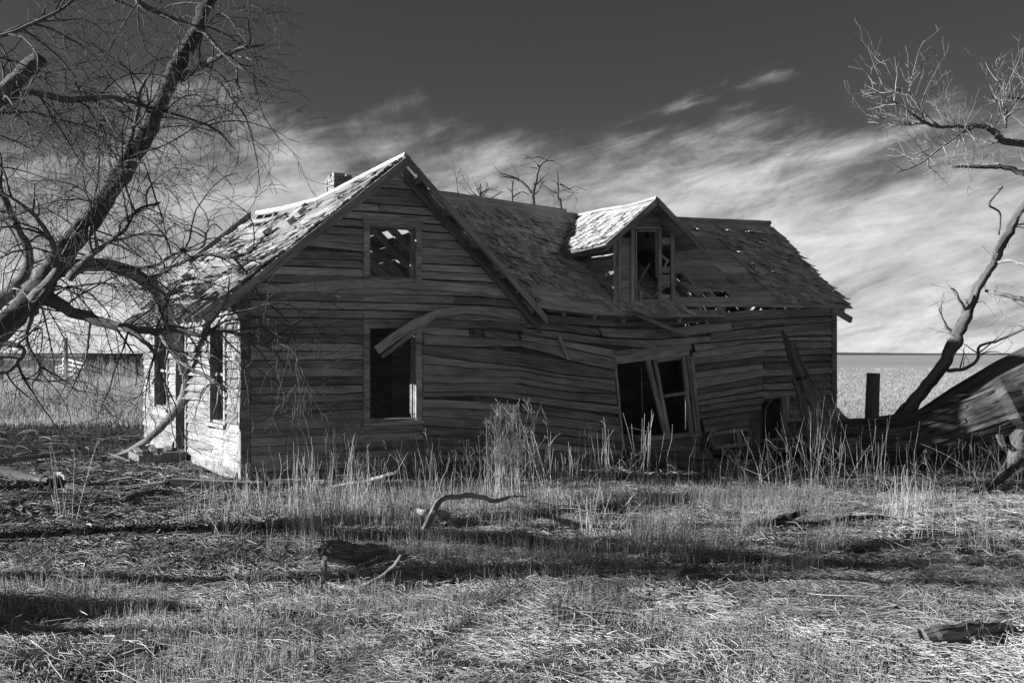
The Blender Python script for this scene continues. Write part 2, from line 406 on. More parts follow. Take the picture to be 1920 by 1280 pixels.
# traced courses: the warped middle and the sagging right part (photo pixels on the wall plane)
def yat(L, x): return float(np.interp(x, [p[0] for p in L], [p[1] for p in L]))
def clap_px(top, bot, x0, x1, hmax=19, lift=0.0, tone=None, ragged=0.0, flare=None, mat='siding', name='clapboard', e0=None, e1=None):
    n = max(3, int((x1 - x0) / 18) + 1); rings = []; tone = tone or random.uniform(.62, 1.3); ph = random.random() * 6; ov = random.choice([1.0, 1.4, 1.8, 2.3, 3.2])
    for i in range(n):
        t = i / (n - 1); x = lerp(x0, x1, t); yb = yat(bot, x) + random.uniform(-.5, .5); yt = max(yat(top, x) + ov, yb - hmax)
        if i == 0 and ragged: x += ragged * random.random()
        if i == n - 1 and ragged: x -= ragged * random.random()
        sb, zb = inv(x + (e0 or 0) * (i == 0) + (e1 or 0) * (i == n - 1), yb, 0); st_, zt = inv(x, yt, 0)
        o = lift + .008 * max(0, math.sin(ph + t * 5)) + (flare(t) if flare else 0)
        rings.append([H(sb, -o - .038, zb), H(sb, -o - .01, zb), H(st_, -.25 * o - .002, zt), H(st_, -.25 * o - .01, zt)])
    return MB().sweep(rings, tone).build(name, mat, front)
ML = [
 [(790, 609), (900, 618), (980, 626), (1060, 638), (1152, 655)],
 [(790, 625), (976, 637), (1060, 651), (1150, 671)],
 [(790, 646), (881, 649), (971, 649), (1019, 661), (1085, 681), (1150, 693)],
 [(790, 662), (886, 677), (976, 686), (1045, 699), (1152, 711)],
 [(790, 682), (886, 690), (976, 693), (1032, 705), (1152, 720)],
 [(790, 702), (886, 705), (976, 707), (1032, 718), (1152, 734)],
 [(790, 717), (966, 717), (1019, 727), (1064, 733), (1152, 737)],
 [(790, 734), (913, 733), (966, 736), (1019, 744), (1155, 757)],
 [(790, 743), (886, 741), (929, 743), (992, 753), (1072, 765), (1156, 775)],
 [(790, 762), (975, 771), (1060, 782), (1158, 796)],
 [(790, 779), (976, 790), (1060, 800), (1161, 812)],
 [(790, 797), (976, 806), (1060, 815), (1163, 828)],
 [(790, 813), (976, 822), (1165, 842)],
 [(790, 829), (976, 838), (1165, 856)],
 [(790, 845), (976, 853), (1165, 866)],
 [(790, 861), (976, 868), (1165, 874)],
]
JM = {1: [975], 2: [], 3: [], 5: [], 8: [], 9: [975], 10: [978], 11: [975], 12: [], 13: [972]}
for i in range(1, len(ML)):
    xs = [790] + JM.get(i, [random.choice([880, 975, 1040])] if i > 6 else []) + [yat([(609, 1150), (720, 1152), (860, 1167)], ML[i][-1][1])]
    for a, b in zip(xs[:-1], xs[1:]):
        lift = random.uniform(.0, .02) + (.03 if i in (2, 3, 6, 8) else 0)
        if i == 1 and a < 900: # ragged hole in this board
            clap_px(ML[0], ML[1], 790, 878, ragged=4); clap_px([(x, y + 9) for x, y in ML[0]], ML[1], 876, 905, hmax=6); clap_px(ML[0], ML[1], 905, 975, ragged=4); continue
        if i == 7:   # torn: the upper half is gone right of the joint
            clap_px(ML[6], ML[7], 790, 985, lift=lift, hmax=17, ragged=6); clap_px(ML[6], ML[7], 985, 1065, hmax=9, ragged=8); clap_px(ML[6], ML[7], 1062, b, hmax=18, ragged=5); continue
        hm = {2: 22, 3: 25, 8: 13, 9: 14}.get(i, 19)
        clap_px(ML[i - 1], ML[i], a, b, hm, lift, ragged=2)
AL = [
 [(975, 584), (1060, 590), (1160, 597), (1300, 594), (1400, 580), (1556, 577)],
 [(975, 601), (1060, 607), (1160, 613), (1230, 612), (1300, 606), (1430, 597), (1556, 591)],
 [(975, 612), (1060, 621), (1130, 631), (1226, 635), (1300, 627), (1430, 611), (1556, 603)],
 [(975, 626), (1079, 640), (1160, 648), (1227, 652), (1300, 640), (1463, 626), (1556, 616)],
]
clap_px(AL[0], AL[1], 975, 1152, 18); clap_px(AL[0], AL[1], 1152, 1330, 17); clap_px(AL[0], AL[1], 1330, 1483, 18); clap_px(AL[0], AL[1], 1483, 1556, 14, .01, e0=-4)
clap_px(AL[1], AL[2], 983, 1122, 13, .01, .8); clap_px(AL[1], AL[2], 1122, 1370, 16, .02, 1.1, e0=5); clap_px(AL[1], AL[2], 1372, 1556, 14, .012)
clap_px(AL[2], AL[3], 978, 1228, 16, .015, .85); clap_px(AL[2], AL[3], 1330, 1556, 14, .02)
RL = [
 [(1226, 637), (1320, 630), (1463, 619), (1556, 615)],
 [(1226, 651), (1320, 641), (1463, 630), (1556, 627)],
 [(1297, 659), (1400, 642), (1480, 638), (1556, 639)],
 [(1295, 671), (1430, 655), (1556, 651)], [(1296, 683), (1430, 668), (1556, 663)], [(1297, 696), (1430, 679), (1556, 675)],
 [(1298, 709), (1430, 691), (1556, 687)], [(1300, 729), (1430, 704), (1556, 700)], [(1302, 739), (1430, 717), (1558, 713)],
 [(1303, 750), (1430, 730), (1559, 727)], [(1305, 760), (1430, 742), (1560, 740)], [(1307, 772), (1430, 754), (1562, 752)],
 [(1309, 785), (1430, 766), (1564, 764)], [(1311, 798), (1430, 779), (1565, 776)], [(1313, 811), (1430, 792), (1566, 789)],
 [(1315, 822), (1430, 806), (1566, 802)], [(1315, 836), (1430, 822), (1566, 815)], [(1315, 850), (1430, 838), (1566, 829)],
]
clap_px(RL[0], RL[1], 1226, 1556, 13, .02, 1.2, e0=5)
clap_px(RL[1], RL[2], 1300, 1556, 14, .035, 1.5, e0=1)
for i in range(3, len(RL)):
    x0 = yat([(671, 1296), (729, 1300), (850, 1316)], RL[i][0][1]); y = RL[i][1][1]
    if y < 745:
        js = {3: [], 4: [1430], 5: [], 6: [1430], 8: [1431], 9: [1429]}.get(i, [])
        xs = [x0] + js + [1557]
        for a, b in zip(xs[:-1], xs[1:]): clap_px(RL[i - 1], RL[i], a, b, 21, random.uniform(0, .03), ragged=2)
    elif i < 15:
        xe = {12: 1428, 13: 1420, 14: 1405}.get(i, 1429)
        clap_px(RL[i - 1], RL[i], x0, xe, 14 if i != 11 else 9, random.uniform(0, .02), ragged=10 if i > 12 else 3)
        clap_px(RL[i - 1], RL[i], 1476, 1560, 15, random.uniform(0, .02), ragged=3)
    else: clap_px(RL[i - 1], RL[i], 1500, 1562, 14, .0, ragged=6)

def plank_px(name, p0, p1, wpx, d, th, parent, mat='trim', tone=None, d1=None, w2=None, mid=None):
    """board whose centre line runs between two photo pixels on the plane(s) d -> d1"""
    d1 = d if d1 is None else d1
    s0, z0 = inv(p0[0], p0[1], d); s1, z1 = inv(p1[0], p1[1], d1); A, B = H(s0, d, z0), H(s1, d1, z1)
    w = wpx * (A.y + B.y) / 2 / F; dl = math.hypot(s1 - s0, z1 - z0); ws, wz = -(z1 - z0) / dl * w, (s1 - s0) / dl * w
    wv = H(ws, 0, wz) - H(0, 0, 0); tv = H(0, th, 0) - H(0, 0, 0)
    return MB().bar(A, B, wv, tv, tone or random.uniform(.8, 1.2), w2=w2, nst=4, jit=.0015).build(name, mat, parent)
def curve_px(name, pts, parent, mat='siding', tone=1.0, th=.018):
    """bent board through (x, y, d, width px)"""
    rings = []; P = [(H(inv(x, y, d)[0], d, inv(x, y, d)[1]), w) for x, y, d, w in pts]
    for i, (p, w) in enumerate(P):
        t = (P[min(i + 1, len(P) - 1)][0] - P[max(i - 1, 0)][0]).normalized(); nrm = (H(0, -1, 0) - H(0, 0, 0))
        up = nrm.cross(t).normalized()
        if up.z < 0: up = -up
        ww = w * p.y / F * .5; k = nrm * th * .5
        rings.append([p - up * ww - k, p + up * ww - k, p + up * ww + k, p - up * ww + k])
    return MB().sweep(rings, tone).build(name, mat, parent)
# sprung boards
curve_px('loose_board', [(706, 657, -.26, 17), (740, 631, -.24, 17), (780, 605, -.2, 16), (820, 588, -.17, 15), (870, 580, -.13, 14), (925, 585, -.1, 14), (975, 597, -.07, 14)], front, tone=1.25)
curve_px('loose_board', [(716, 669, -.24, 7), (750, 643, -.23, 8), (785, 615, -.2, 8), (810, 600, -.16, 6)], front, tone=.9)
curve_px('loose_board', [(476, 544, -.05, 9), (500, 543, -.055, 15), (600, 536, -.06, 17), (690, 531, -.06, 17), (800, 534, -.05, 16), (900, 543, -.045, 15), (968, 553, -.04, 14)], front, tone=1.25)
plank_px('loose_board', (1047, 628), (1066, 674), 7, -.08, .02, front, tone=1.25)
plank_px('loose_board', (1190, 588), (1290, 631), 8, -.42, .05, front, tone=.75, d1=-.25)
plank_px('loose_board', (1005, 560), (1022, 605), 5, -.2, .03, front, tone=.7)
plank_px('loose_board', (985, 545), (1018, 600), 5, -.25, .03, front, tone=.7)
plank_px('lintel', (1152, 676), (1291, 659), 13, -.03, .04, front, tone=1.2)
plank_px('lintel', (1150, 664), (1296, 650), 12, -.02, .02, front, tone=.9)
# corner boards
for k, (z0, z1) in enumerate(((.05, .72), (.73, 1.25), (1.26, 1.75), (1.76, 2.5))):
    MB().box((-.03, -.035, z0), (.095, -.002, z1), random.uniform(.5, .75), H).build('corner_board', 'trim', house)
MB().box((-.035, .0, .02), (-.003, .09, 2.5), 1.0, H).build('corner_board', 'bleached', house)
MB().box((10.62, -.04, .0), (10.735, -.003, 2.52), .8, H).build('corner_board', 'trim', house)

# ---- sunlit side wall boards
for n in range(20):
    z = .02 + .125 * n; zm = z + .06
    for p, q in runs(.09, 7.1, [(o[0] - .11, o[1] + .11) for o in LOPS if o[2] - .06 < zm < o[3] + .1]):
        js = [random.uniform(p, q)] if q - p > 2 else []
        for pp, qq in chop(p, q, js):
            fl = None
            if 1.7 < pp < 3.3 and .9 < z < 1.5 and qq < 3.4:   # boards sprung loose beside the door
                k = random.uniform(.05, .2); fl = (lambda t, a, k=k: k * max(0, t - .2) ** 1.5)
            if z < .25 and random.random() < .4: pp += random.uniform(0, .4)
            clap(WL, pp, qq, z, .125, side, 'bleached', tone=random.uniform(.65, 1.1), lift=random.choice([0, 0, .01, .02]), flare=fl, wav=.008)
# ---- windows and door
def opening(name, W, a0, a1, z0, z1, mat, parent, jd=.12, cw=.09, sill=True, sash=False, label=None):
    mb = MB(); B = lambda lo, hi: mb.box(lo, hi, random.uniform(.8, 1.1), lambda a, b, c: W(a, b, c))
    B((a0 - .02, -jd, z0), (a0 + .012, .012, z1)); B((a1 - .012, -jd, z0), (a1 + .02, .012, z1))
    B((a0 - .02, -jd, z1 - .012), (a1 + .02, .012, z1 + .02)); B((a0 - .02, -jd, z0 - .02), (a1 + .02, .012, z0 + .012))
    w = mb.build(name, mat, parent, label=label)
    P = lambda nm, lo, hi, t=None: MB().box(lo, hi, t or random.uniform(.9, 1.2), lambda a, b, c: W(a, b, c)).build(nm, mat, w)
    P('casing', (a0 - cw, .013, z0 - .02), (a0 + .002, .05, z1 + .002)); P('casing', (a1 - .002, .013, z0 - .02), (a1 + cw, .05, z1 + .002))
    P('head_casing', (a0 - cw - .01, .013, z1 + .003), (a1 + cw + .01, .054, z1 + .115))
    if sill: P('sill', (a0 - cw - .02, .0, z0 - .075), (a1 + cw + .02, .08, z0 - .022))
    # stop strips inside the jamb
    P('stop', (a1 - .035, -.06, z0 + .013), (a1 - .0125, -.035, z1 - .013)); P('stop', (a1 - .03, -.11, z0 + .013), (a1 - .0125, -.09, z1 - .013))
    if sash:
        zm = (z0 + z1) / 2; mb = MB(); mb.box((a0 + .015, -.05, zm - .02), (a1 - .04, -.02, zm + .025), 1.1, lambda a, b, c: W(a, b, c))
        mb.box((a0 + .015, -.05, zm + .026), (a0 + .055, -.02, z1 - .02), 1.0, lambda a, b, c: W(a, b, c)); mb.build('sash', mat, w)
    return w
opening('window', WF, 1.79, 2.5, .79, 2.1, 'trim', house); opening('window', WF, 1.79, 2.5, 2.81, 3.53, 'trim', house)
opening('window', WL, .85, 1.64, .755, 2.1, 'bleached', house, sash=True); opening('window', WL, 4.85, 5.95, .8, 2.05, 'bleached', house, sash=True)
opening('doorway', WL, 3.37, 4.07, .14, 2.05, 'bleached', house, sill=False)
dr = MB().box((.09, 4.0, .15), (.82, 4.04, 2.02), .9, H).build('door', 'trim', house)
# the wrecked double window
ww = plank_px('window', (1287, 666), (1304, 815), 9, .03, .12, house, tone=1.0, mat='trim')
for p0, p1, w, d in (((1281, 668), (1296, 810), 7, -.01), ((1214, 676), (1248, 815), 9, -.06), ((1227, 675), (1253, 814), 7, -.045), ((1231, 677), (1282, 668), 6, -.0),
                     ((1246, 742), (1288, 736), 5, -.0), ((1153, 684), (1168, 842), 5, .05), ((1297, 668), (1310, 812), 6, -.03)):
    plank_px('frame_piece', p0, p1, w, d, .045, ww, tone=random.uniform(1.0, 1.35))
plank_px('sill', (1196, 823), (1312, 813), 8, -.06, .12, ww, tone=1.1)
for p0, p1, w in (((1200, 836), (1312, 826), 13), ((1195, 852), (1312, 842), 12), ((1240, 832), (1310, 846), 9)): plank_px('clapboard', p0, p1, w, .02, .02, front, 'siding', .8)
MB().bar(H(6.52, .06, 1.62), H(6.55, .07, .78), H(.008, 0, 0) - H(0, 0, 0), H(0, .008, 0) - H(0, 0, 0)).build('frame_piece', 'trim', ww)
# the low hatch at the right
hw = plank_px('hatch', (1430, 741), (1474, 738), 13, -.02, .03, house, tone=1.1)
plank_px('frame_piece', (1468, 745), (1471, 826), 7, -.01, .06, hw); plank_px('frame_piece', (1476, 742), (1478, 792), 8, -.03, .02, hw)
plank_px('frame_piece', (1495, 742), (1497, 790), 26, -.012, .02, hw, tone=.9); plank_px('frame_piece', (1425, 826), (1500, 820), 5, -.03, .05, hw)
for p0, p1, w in (((1334, 813), (1402, 803), 7), ((1336, 838), (1402, 831), 7), ((1383, 808), (1388, 838), 11), ((1404, 800), (1407, 836), 6), ((1330, 812), (1338, 838), 6), ((1500, 800), (1505, 828), 8)):
    plank_px('stud', p0, p1, w, .02, .06, front, 'trim')

# ---- roofs
ZR = [(-.3, 4.51), (1.2, 4.46), (2.5, 4.40), (3.6, 4.36), (5.5, 4.45), (7.4, 4.57)]
def mainL(t, d, lift=0.0):
    z = lerp(interp(ZR, d), 2.44, t) - .10 * math.sin(math.pi * min(t, 1)) * math.sin(math.pi * min(1, max(0, (d + .3) / 7.7)))
    return H(lerp(2.24, -.30, t) - .62 * lift, d, z + .78 * lift)
def mainR(t, d, lift=0.0):
    return H(lerp(2.24, 4.52, t) + .69 * lift, d, lerp(interp(ZR, d), 2.29, t) + .72 * lift)
SH = []                                                    # every shingle: (matrix, mat, parent, size)
def shingle(fr, u, v, w, mat, parent, curl, yaw, pick):
    SH.append((fr, u, v, w, mat, parent, curl, yaw, pick))
mb = MB()
for j in range(22):
    t0, t1 = j / 22, (j + .93) / 22; d = 0.0
    while d < 7.3:
        L = random.uniform(1.2, 2.6); e = min(7.4, d + L)
        if random.random() > .04: mb.sweep([[mainR(t0, d, -.02), mainR(t1, d, -.02), mainR(t1, d), mainR(t0, d)], [mainR(t0, e, -.02), mainR(t1, e, -.02), mainR(t1, e), mainR(t0, e)]], random.uniform(.7, 1.1))
        d = e + .005
mroof = mb.build('main_roof', 'roofboard', house)
for k in range(13):                                        # rafters
    d = -.02 + k * .6; n = Vector(H(0, .045, 0) - H(0, 0, 0))
    rings = []
    for t in np.linspace(0, 1.1, 6): rings.append([mainL(t, d, -.13), mainL(t, d + .045, -.13), mainL(t, d + .045, -.025), mainL(t, d, -.025)])
    MB().sweep(rings, random.uniform(.8, 1.1)).build('rafter', 'roofboard', mroof)
    rings = []
    for t in np.linspace(0, 1.03, 4): rings.append([mainR(t, d, -.14), mainR(t, d + .045, -.14), mainR(t, d + .045, -.022), mainR(t, d, -.022)])
    MB().sweep(rings, random.uniform(.8, 1.1)).build('rafter', 'roofboard', mroof)
NR = 25
for j in range(NR):                                        # spaced boards on the sunlit slope
    t0 = j / NR; d = -.3 + (random.uniform(0, .08)); first = True
    while d < 7.35:
        L = random.uniform(.7, 2.8); e = min(7.42, d + L)
        pm = .08 + (.75 * max(0, t0 - .55) / .45 if not (first and t0 < .95) else 0)
        if random.random() > pm:
            l0, l1 = random.uniform(0, .03), random.uniform(0, .03); tw = random.uniform(-.006, .006); hh = random.uniform(.7, .97) / NR
            rings = []
            for q in range(4):
                f = q / 3; dd = lerp(d, e, f); lf = lerp(l0, l1, f) + random.uniform(-.004, .004) - .02 * math.sin(math.pi * f) * (L > 1.5); tt = t0 + tw * (f - .5)
                rings.append([mainL(tt, dd, lf), mainL(tt + hh, dd, lf + random.uniform(-.004, .012)), mainL(tt + hh, dd, lf + .026), mainL(tt, dd, lf + .02)])
            MB().sweep(rings, random.uniform(.55, 1.1)).build('roof_board', 'roofpale', mroof)
        d = e + random.uniform(.0, .04); first = False
def fr_mainL(t, d): 
    p = mainL(t, d, .03); X = (mainL(t, d - .1) - mainL(t, d + .1)).normalized(); Y = (mainL(t - .02, d) - mainL(t + .02, d)).normalized(); return p, X, Y
for _ in range(260):
    t = random.uniform(.12, .92); d = random.uniform(.0, 7.2)
    if math.sin(d * 1.7 + t * 4) + math.sin(d * .8 - t * 7) < -.2: continue
    shingle(fr_mainL, t, d, random.uniform(.07, .17), 'roofpale', mroof, random.uniform(0, .05), random.uniform(-.12, .12), .6)
for x, y in ((567, 392), (545, 413), (502, 434), (468, 465), (341, 511), (368, 540)):   # roofers' cleats left on the slope
    best = min(((abs(proj(mainL(t, d, .1))[0] - x) + abs(proj(mainL(t, d, .1))[1] - y), t, d) for t in np.linspace(.1, .95, 30) for d in np.linspace(.2, 6, 40)))
    t, d = best[1:]
    P = lambda a, b, c: mainL(t + a, d + b, c)
    MB().sweep([[P(-.022, 0, .02), P(.022, 0, .02), P(.022, 0, .13), P(-.022, 0, .13)], [P(-.022, .5, .02), P(.022, .5, .02), P(.022, .5, .13), P(-.022, .5, .13)]], 1.0).build('roof_cleat', 'roofpale', mroof)
# barge boards, lookouts and the ridge
def barge(pts, dd, hgt, parent, tone=.8, mat='trim', th=.03, name='barge_board'):
    rings = []
    for p in pts: rings.append([p + H(0, dd, 0) - H(0, 0, 0) + Vector((0, 0, -hgt)), p + Vector((0, 0, -hgt)) + H(0, dd + th, 0) - H(0, 0, 0), p + H(0, dd + th, 0) - H(0, 0, 0), p + H(0, dd, 0) - H(0, 0, 0)])
    return MB().sweep(rings, tone).build(name, mat, parent)
barge([mainL(t, -.3, -.005) for t in (.0, .25, .5, .75, 1.02)], -.035, .15, mroof, .85)
barge([mainR(t, -.3, .01) for t in (0.0, .33, .66, 1.0)], -.035, .13, mroof, .9)
barge([mainR(t, -.06, -.02) for t in (0.04, .33, .66, 1.02)], -.03, .2, mroof, .55)
for t in (.1, .3, .5, .69, .86):
    MB().sweep([[mainR(t, -.29, -.02), mainR(t + .03, -.29, -.02), mainR(t + .03, -.29, -.1), mainR(t, -.29, -.1)], [mainR(t, -.05, -.02), mainR(t + .03, -.05, -.02), mainR(t + .03, -.05, -.1), mainR(t, -.05, -.1)]], .8).build('lookout', 'trim', mroof)
for t0, t1 in ((.12, .2), (.34, .44), (.55, .66), (.72, .83), (.9, 1.0)):
    MB().sweep([[mainR(t0, -.3, .0), mainR(t1, -.3, .0), mainR(t1, -.3, .02), mainR(t0, -.3, .02)], [mainR(t0, .0, .0), mainR(t1, .0, .0), mainR(t1, .0, .02), mainR(t0, .0, .02)]], .8).build('roof_board', 'roofboard', mroof)
barge([mainL(t, 7.42, .12) for t in (.02, .25, .5)], 0, .16, mroof, .5)
rings = [[mainL(0, d, -.1), mainL(.015, d, .03), mainL(0, d, .06), mainR(.015, d, .03)] for d in np.linspace(-.33, 7.4, 9)]
MB().sweep(rings, .95).build('ridge_board', 'roofboard', mroof)

# wing roof
ZW = [(3, 4.44), (4, 4.40), (5.2, 4.32), (6.35, 4.25), (8.95, 4.27), (11.2, 4.33)]
ZE = [(3, 2.47), (4.3, 2.44), (4.58, 2.42), (5.83, 2.315), (7.4, 2.35), (9, 2.37), (11.2, 2.385)]
def wing(s, t, lift=0.0):                                   # t: 0 eave, 1 ridge
    d = lerp(-.3, 2.16, t); z = lerp(interp(ZE, s), interp(ZW, s), t) - .035 * math.sin(math.pi * t) * (1 + .5 * math.sin(s * 1.9))
    return H(s, d - .6 * lift, z + .8 * lift)
def wingB(s, t, lift=0.0):
    return H(s, lerp(4.6, 2.16, t) + .6 * lift, lerp(2.4, interp(ZW, s), t) + .8 * lift)
HOLES = [[(984, 507), (1004, 511), (1015, 531), (996, 531)], [(1276, 551), (1362, 545), (1370, 560), (1278, 562)], [(1262, 505), (1276, 509), (1290, 530), (1290, 540), (1262, 540)]]
BARE = [[(1262, 438), (1312, 430), (1366, 458), (1395, 498), (1427, 529), (1440, 541), (1463, 564), (1455, 582), (1262, 582)],
        [(1000, 535), (1055, 537), (1071, 559), (1138, 573), (1150, 592), (1020, 580)], [(1290, 560), (1345, 570), (1345, 592), (1300, 592)]]
mb = MB()
for j in range(15):                                         # rear slope, half of it gone
    t0, t1 = j / 15, (j + .94) / 15; s = 3.6
    while s < 11:
        L = random.uniform(.7, 1.6); e = min(11, s + L)
        miss = .3 if 7.0 < s < 9.3 and .2 < t0 < .6 else .04
        if random.random() > miss: mb.sweep([[wingB(s, t0, -.02), wingB(s, t1, -.02), wingB(s, t1), wingB(s, t0)], [wingB(e, t0, -.02), wingB(e, t1, -.02), wingB(e, t1), wingB(e, t0)]], random.uniform(.6, 1.1))
        s = e + .006
wroof = mb.build('wing_roof', 'roofboard', house)
def wing_s0(t): return lerp(4.40, 2.45, t)
def eave_t(s): return 0.0 if s < 8.02 else .1
for j in range(16):
    t0 = j / 16; t1 = (j + .96) / 16; step = .12; s = wing_s0(t0); run = None; L = random.uniform(1.2, 3.2)
    while s <= 11.1:
        p = proj(wing(s + step / 2, (t0 + t1) / 2)); ok = not any(inpoly(p[0], p[1], h) for h in HOLES) and t1 > eave_t(s + .06) + .02 and s < 11.08
        if ok and run is None: run = s; L = random.uniform(1.2, 3.2)
        if run is not None and (not ok or s + step - run > L or s + step > 11.08):
            e = s if not ok else min(s + step, 11.12)
            a0 = max(t0, eave_t(s) - .0)
            lf = random.uniform(-.004, .006); rings = []
            for q in range(4):
                f = q / 3; ss = lerp(run, e - .006, f); k = random.uniform(-.0012, .0012)
                rings.append([wing(ss, a0 + k, lf - .022), wing(ss, t1 + k, lf - .022), wing(ss, t1 + k, lf + random.uniform(-.002, .003)), wing(ss, a0 + k, lf + random.uniform(-.002, .006))])
            MB().sweep(rings, random.uniform(.75, 1.3)).build('roof_board', 'roofboard', wroof); run = None
            if ok: s += step; run = None; continue
        s += step
for k in range(13):
    s = 4.3 + k * .55
    for W in (wing, wingB):
        rings = [[W(s, t, -.125), W(s + .045, t, -.125), W(s + .045, t, -.026), W(s, t, -.026)] for t in np.linspace(eave_t(s) + (0 if W is wing else 0), 1, 4)]
        MB().sweep(rings, random.uniform(.8, 1.1)).build('rafter', 'roofboard', wroof)
def fr_wing(s, t):
    p = wing(s, t, .006); X = (wing(s + .1, t) - wing(s - .1, t)).normalized(); Y = (wing(s, t + .03) - wing(s, t - .03)).normalized(); return p, X, Y
NCR = 23
for r in range(NCR):
    t = r / NCR * .90; s = wing_s0(t) + .04 + random.uniform(0, .1)
    while s < 11.1:
        w = random.choice([.065, .08, .1, .12, .15]) * random.uniform(.9, 1.1); w = min(w, 11.14 - s)
        if w < .03: break
        m = s + w / 2; p = proj(wing(m, t + .02)); s += w + .009
        if t < eave_t(m) - .001: continue
        if any(inpoly(p[0], p[1] - 4, h) for h in BARE) or any(inpoly(p[0], p[1] - 5, h) for h in HOLES):
            if random.random() > .03: continue
        if random.random() < (.05 if p[0] < 1270 else .12): continue
        fine = 1150 < p[0] < 1300 and p[1] > 560
        shingle(fr_wing, m, t, w, 'shingle', wroof, random.uniform(0, .026) + (.04 if random.random() < .14 else 0), random.gauss(0, .02) + (random.uniform(-.2, .2) if random.random() < .05 else 0), 1.0)
rings = [[wing(s, .99, -.03), wing(s, .985, .035), wing(s, 1.0, .07), wingB(s, .985, .02)] for s in np.linspace(3.6, 6.35, 6)]
MB().sweep(rings, .8).build('ridge_board', 'roofboard', wroof)
rings = [[wing(s, .99, -.03), wing(s, .985, .03), wing(s, 1.0, .06), wingB(s, .985, .02)] for s in np.linspace(8.0, 11.12, 6)]
MB().sweep(rings, .75).build('ridge_board', 'roofboard', wroof)
plank_px('rafter', (1562, 580), (1596, 600), 11, -.02, .05, wroof, 'roofboard', .7)
plank_px('rafter', (1560, 578), (1582, 587), 7, .15, .05, wroof, 'roofboard', .7)
rings = [[wing(s, 0, -.065), wing(s, .012, -.065), wing(s, .012, -.025), wing(s, 0, -.025)] for s in np.linspace(4.55, 8.0, 9)]
MB().sweep(rings, .6).build('fascia', 'trim', wroof)

# dormer
def dL(t, d, lift=0.0): return H(lerp(6.53, 5.60, t) - .62 * lift, d, lerp(4.165, 3.42, t) + .78 * lift - .02 * math.sin(3 * d))
def dR(t, d, lift=0.0): return H(lerp(6.53, 7.44, t) + .62 * lift, d, lerp(4.165, 3.44, t) + .78 * lift - .02 * math.sin(3 * d))
def dend(z): return (z - 2.33) / .78 - .3
mb = MB()
for D in (dL, dR):
    n = 9
    for j in range(n):
        t0, t1 = j / n, (j + .97) / n; e0 = dend(D(t0, 0).z) + .05; e1 = dend(D(t1, 0).z) + .05
        mb.sweep([[D(t0, -.35, -.02), D(t1, -.35, -.02), D(t1, -.35), D(t0, -.35)], [D(t0, e0, -.02), D(t1, e1, -.02), D(t1, e1), D(t0, e0)]], random.uniform(.7, 1.1))
dormer = mb.build('dormer', 'roofboard', house)
def fr_dL(t, d):
    p = dL(t, d, .012); X = (dL(t, d - .1) - dL(t, d + .1)).normalized(); Y = (dL(t - .03, d) - dL(t + .03, d)).normalized(); return p, X, Y
def fr_dR(t, d):
    p = dR(t, d, .012); X = (dR(t, d + .1) - dR(t, d - .1)).normalized(); Y = (dR(t - .03, d) - dR(t + .03, d)).normalized(); return p, X, Y
for fr, D in ((fr_dL, dL), (fr_dR, dR)):
    for r in range(9):
        t = 1.0 - r * .092; d = -.34; e = dend(D(t, 0).z) - .03
        while d < e:
            w = random.uniform(.05, .12); d += w + .004
            if random.random() < .06: continue
            shingle(fr, t, d - w / 2, w, 'roofpale' if random.random() < .5 else 'shingle', dormer, random.uniform(0, .02), random.gauss(0, .03), 1.0)
barge([dL(t, -.35, .03) for t in (0, .5, 1.03)], -.03, .12, dormer, .85); barge([dR(t, -.35, .03) for t in (0, .5, 1.03)], -.03, .12, dormer, .85)
rings = [[dL(0, d, -.02), dL(.03, d, .035), dL(0, d, .06), dR(.03, d, .035)] for d in (-.38, .4, 1.2, 2.05)]
MB().sweep(rings, 1.0).build('ridge_board', 'roofpale', dormer)
rings = [[dL(1.0, d, -.1), dL(1.03, d, -.1), dL(1.03, d, .0), dL(1.0, d, .0)] for d in (-.3, .3, .9)]
MB().sweep(rings, .8).build('fascia', 'trim', dormer)
for k in range(9):                                          # cheeks
    z = 2.55 + .118 * k; e = dend(z) + .12
    for s0, o in ((5.94, -1), (7.13, 1)):
        if z + .118 > 3.55: continue
        MB().sweep([[H(s0 + .026 * o, .02, z), H(s0 + .006 * o, .02, z), H(s0, .02, z + .135), H(s0 + .008 * o, .02, z + .135)], [H(s0 + .026 * o, e, z), H(s0 + .006 * o, e, z), H(s0, e, z + .135), H(s0 + .008 * o, e, z + .135)]], random.uniform(.75, 1.15)).build('clapboard', 'siding', dormer)
mb = MB()
for s0 in (5.95, 7.10): mb.sweep([[H(s0, .03, 2.5), H(s0 + .02, .03, 2.5), H(s0 + .02, .03, 3.45), H(s0, .03, 3.45)], [H(s0, 1.25, 3.4), H(s0 + .02, 1.25, 3.4), H(s0 + .02, 1.25, 3.46), H(s0, 1.25, 3.46)]], .8)
mb.build('cheek_lining', 'sheath', dormer)
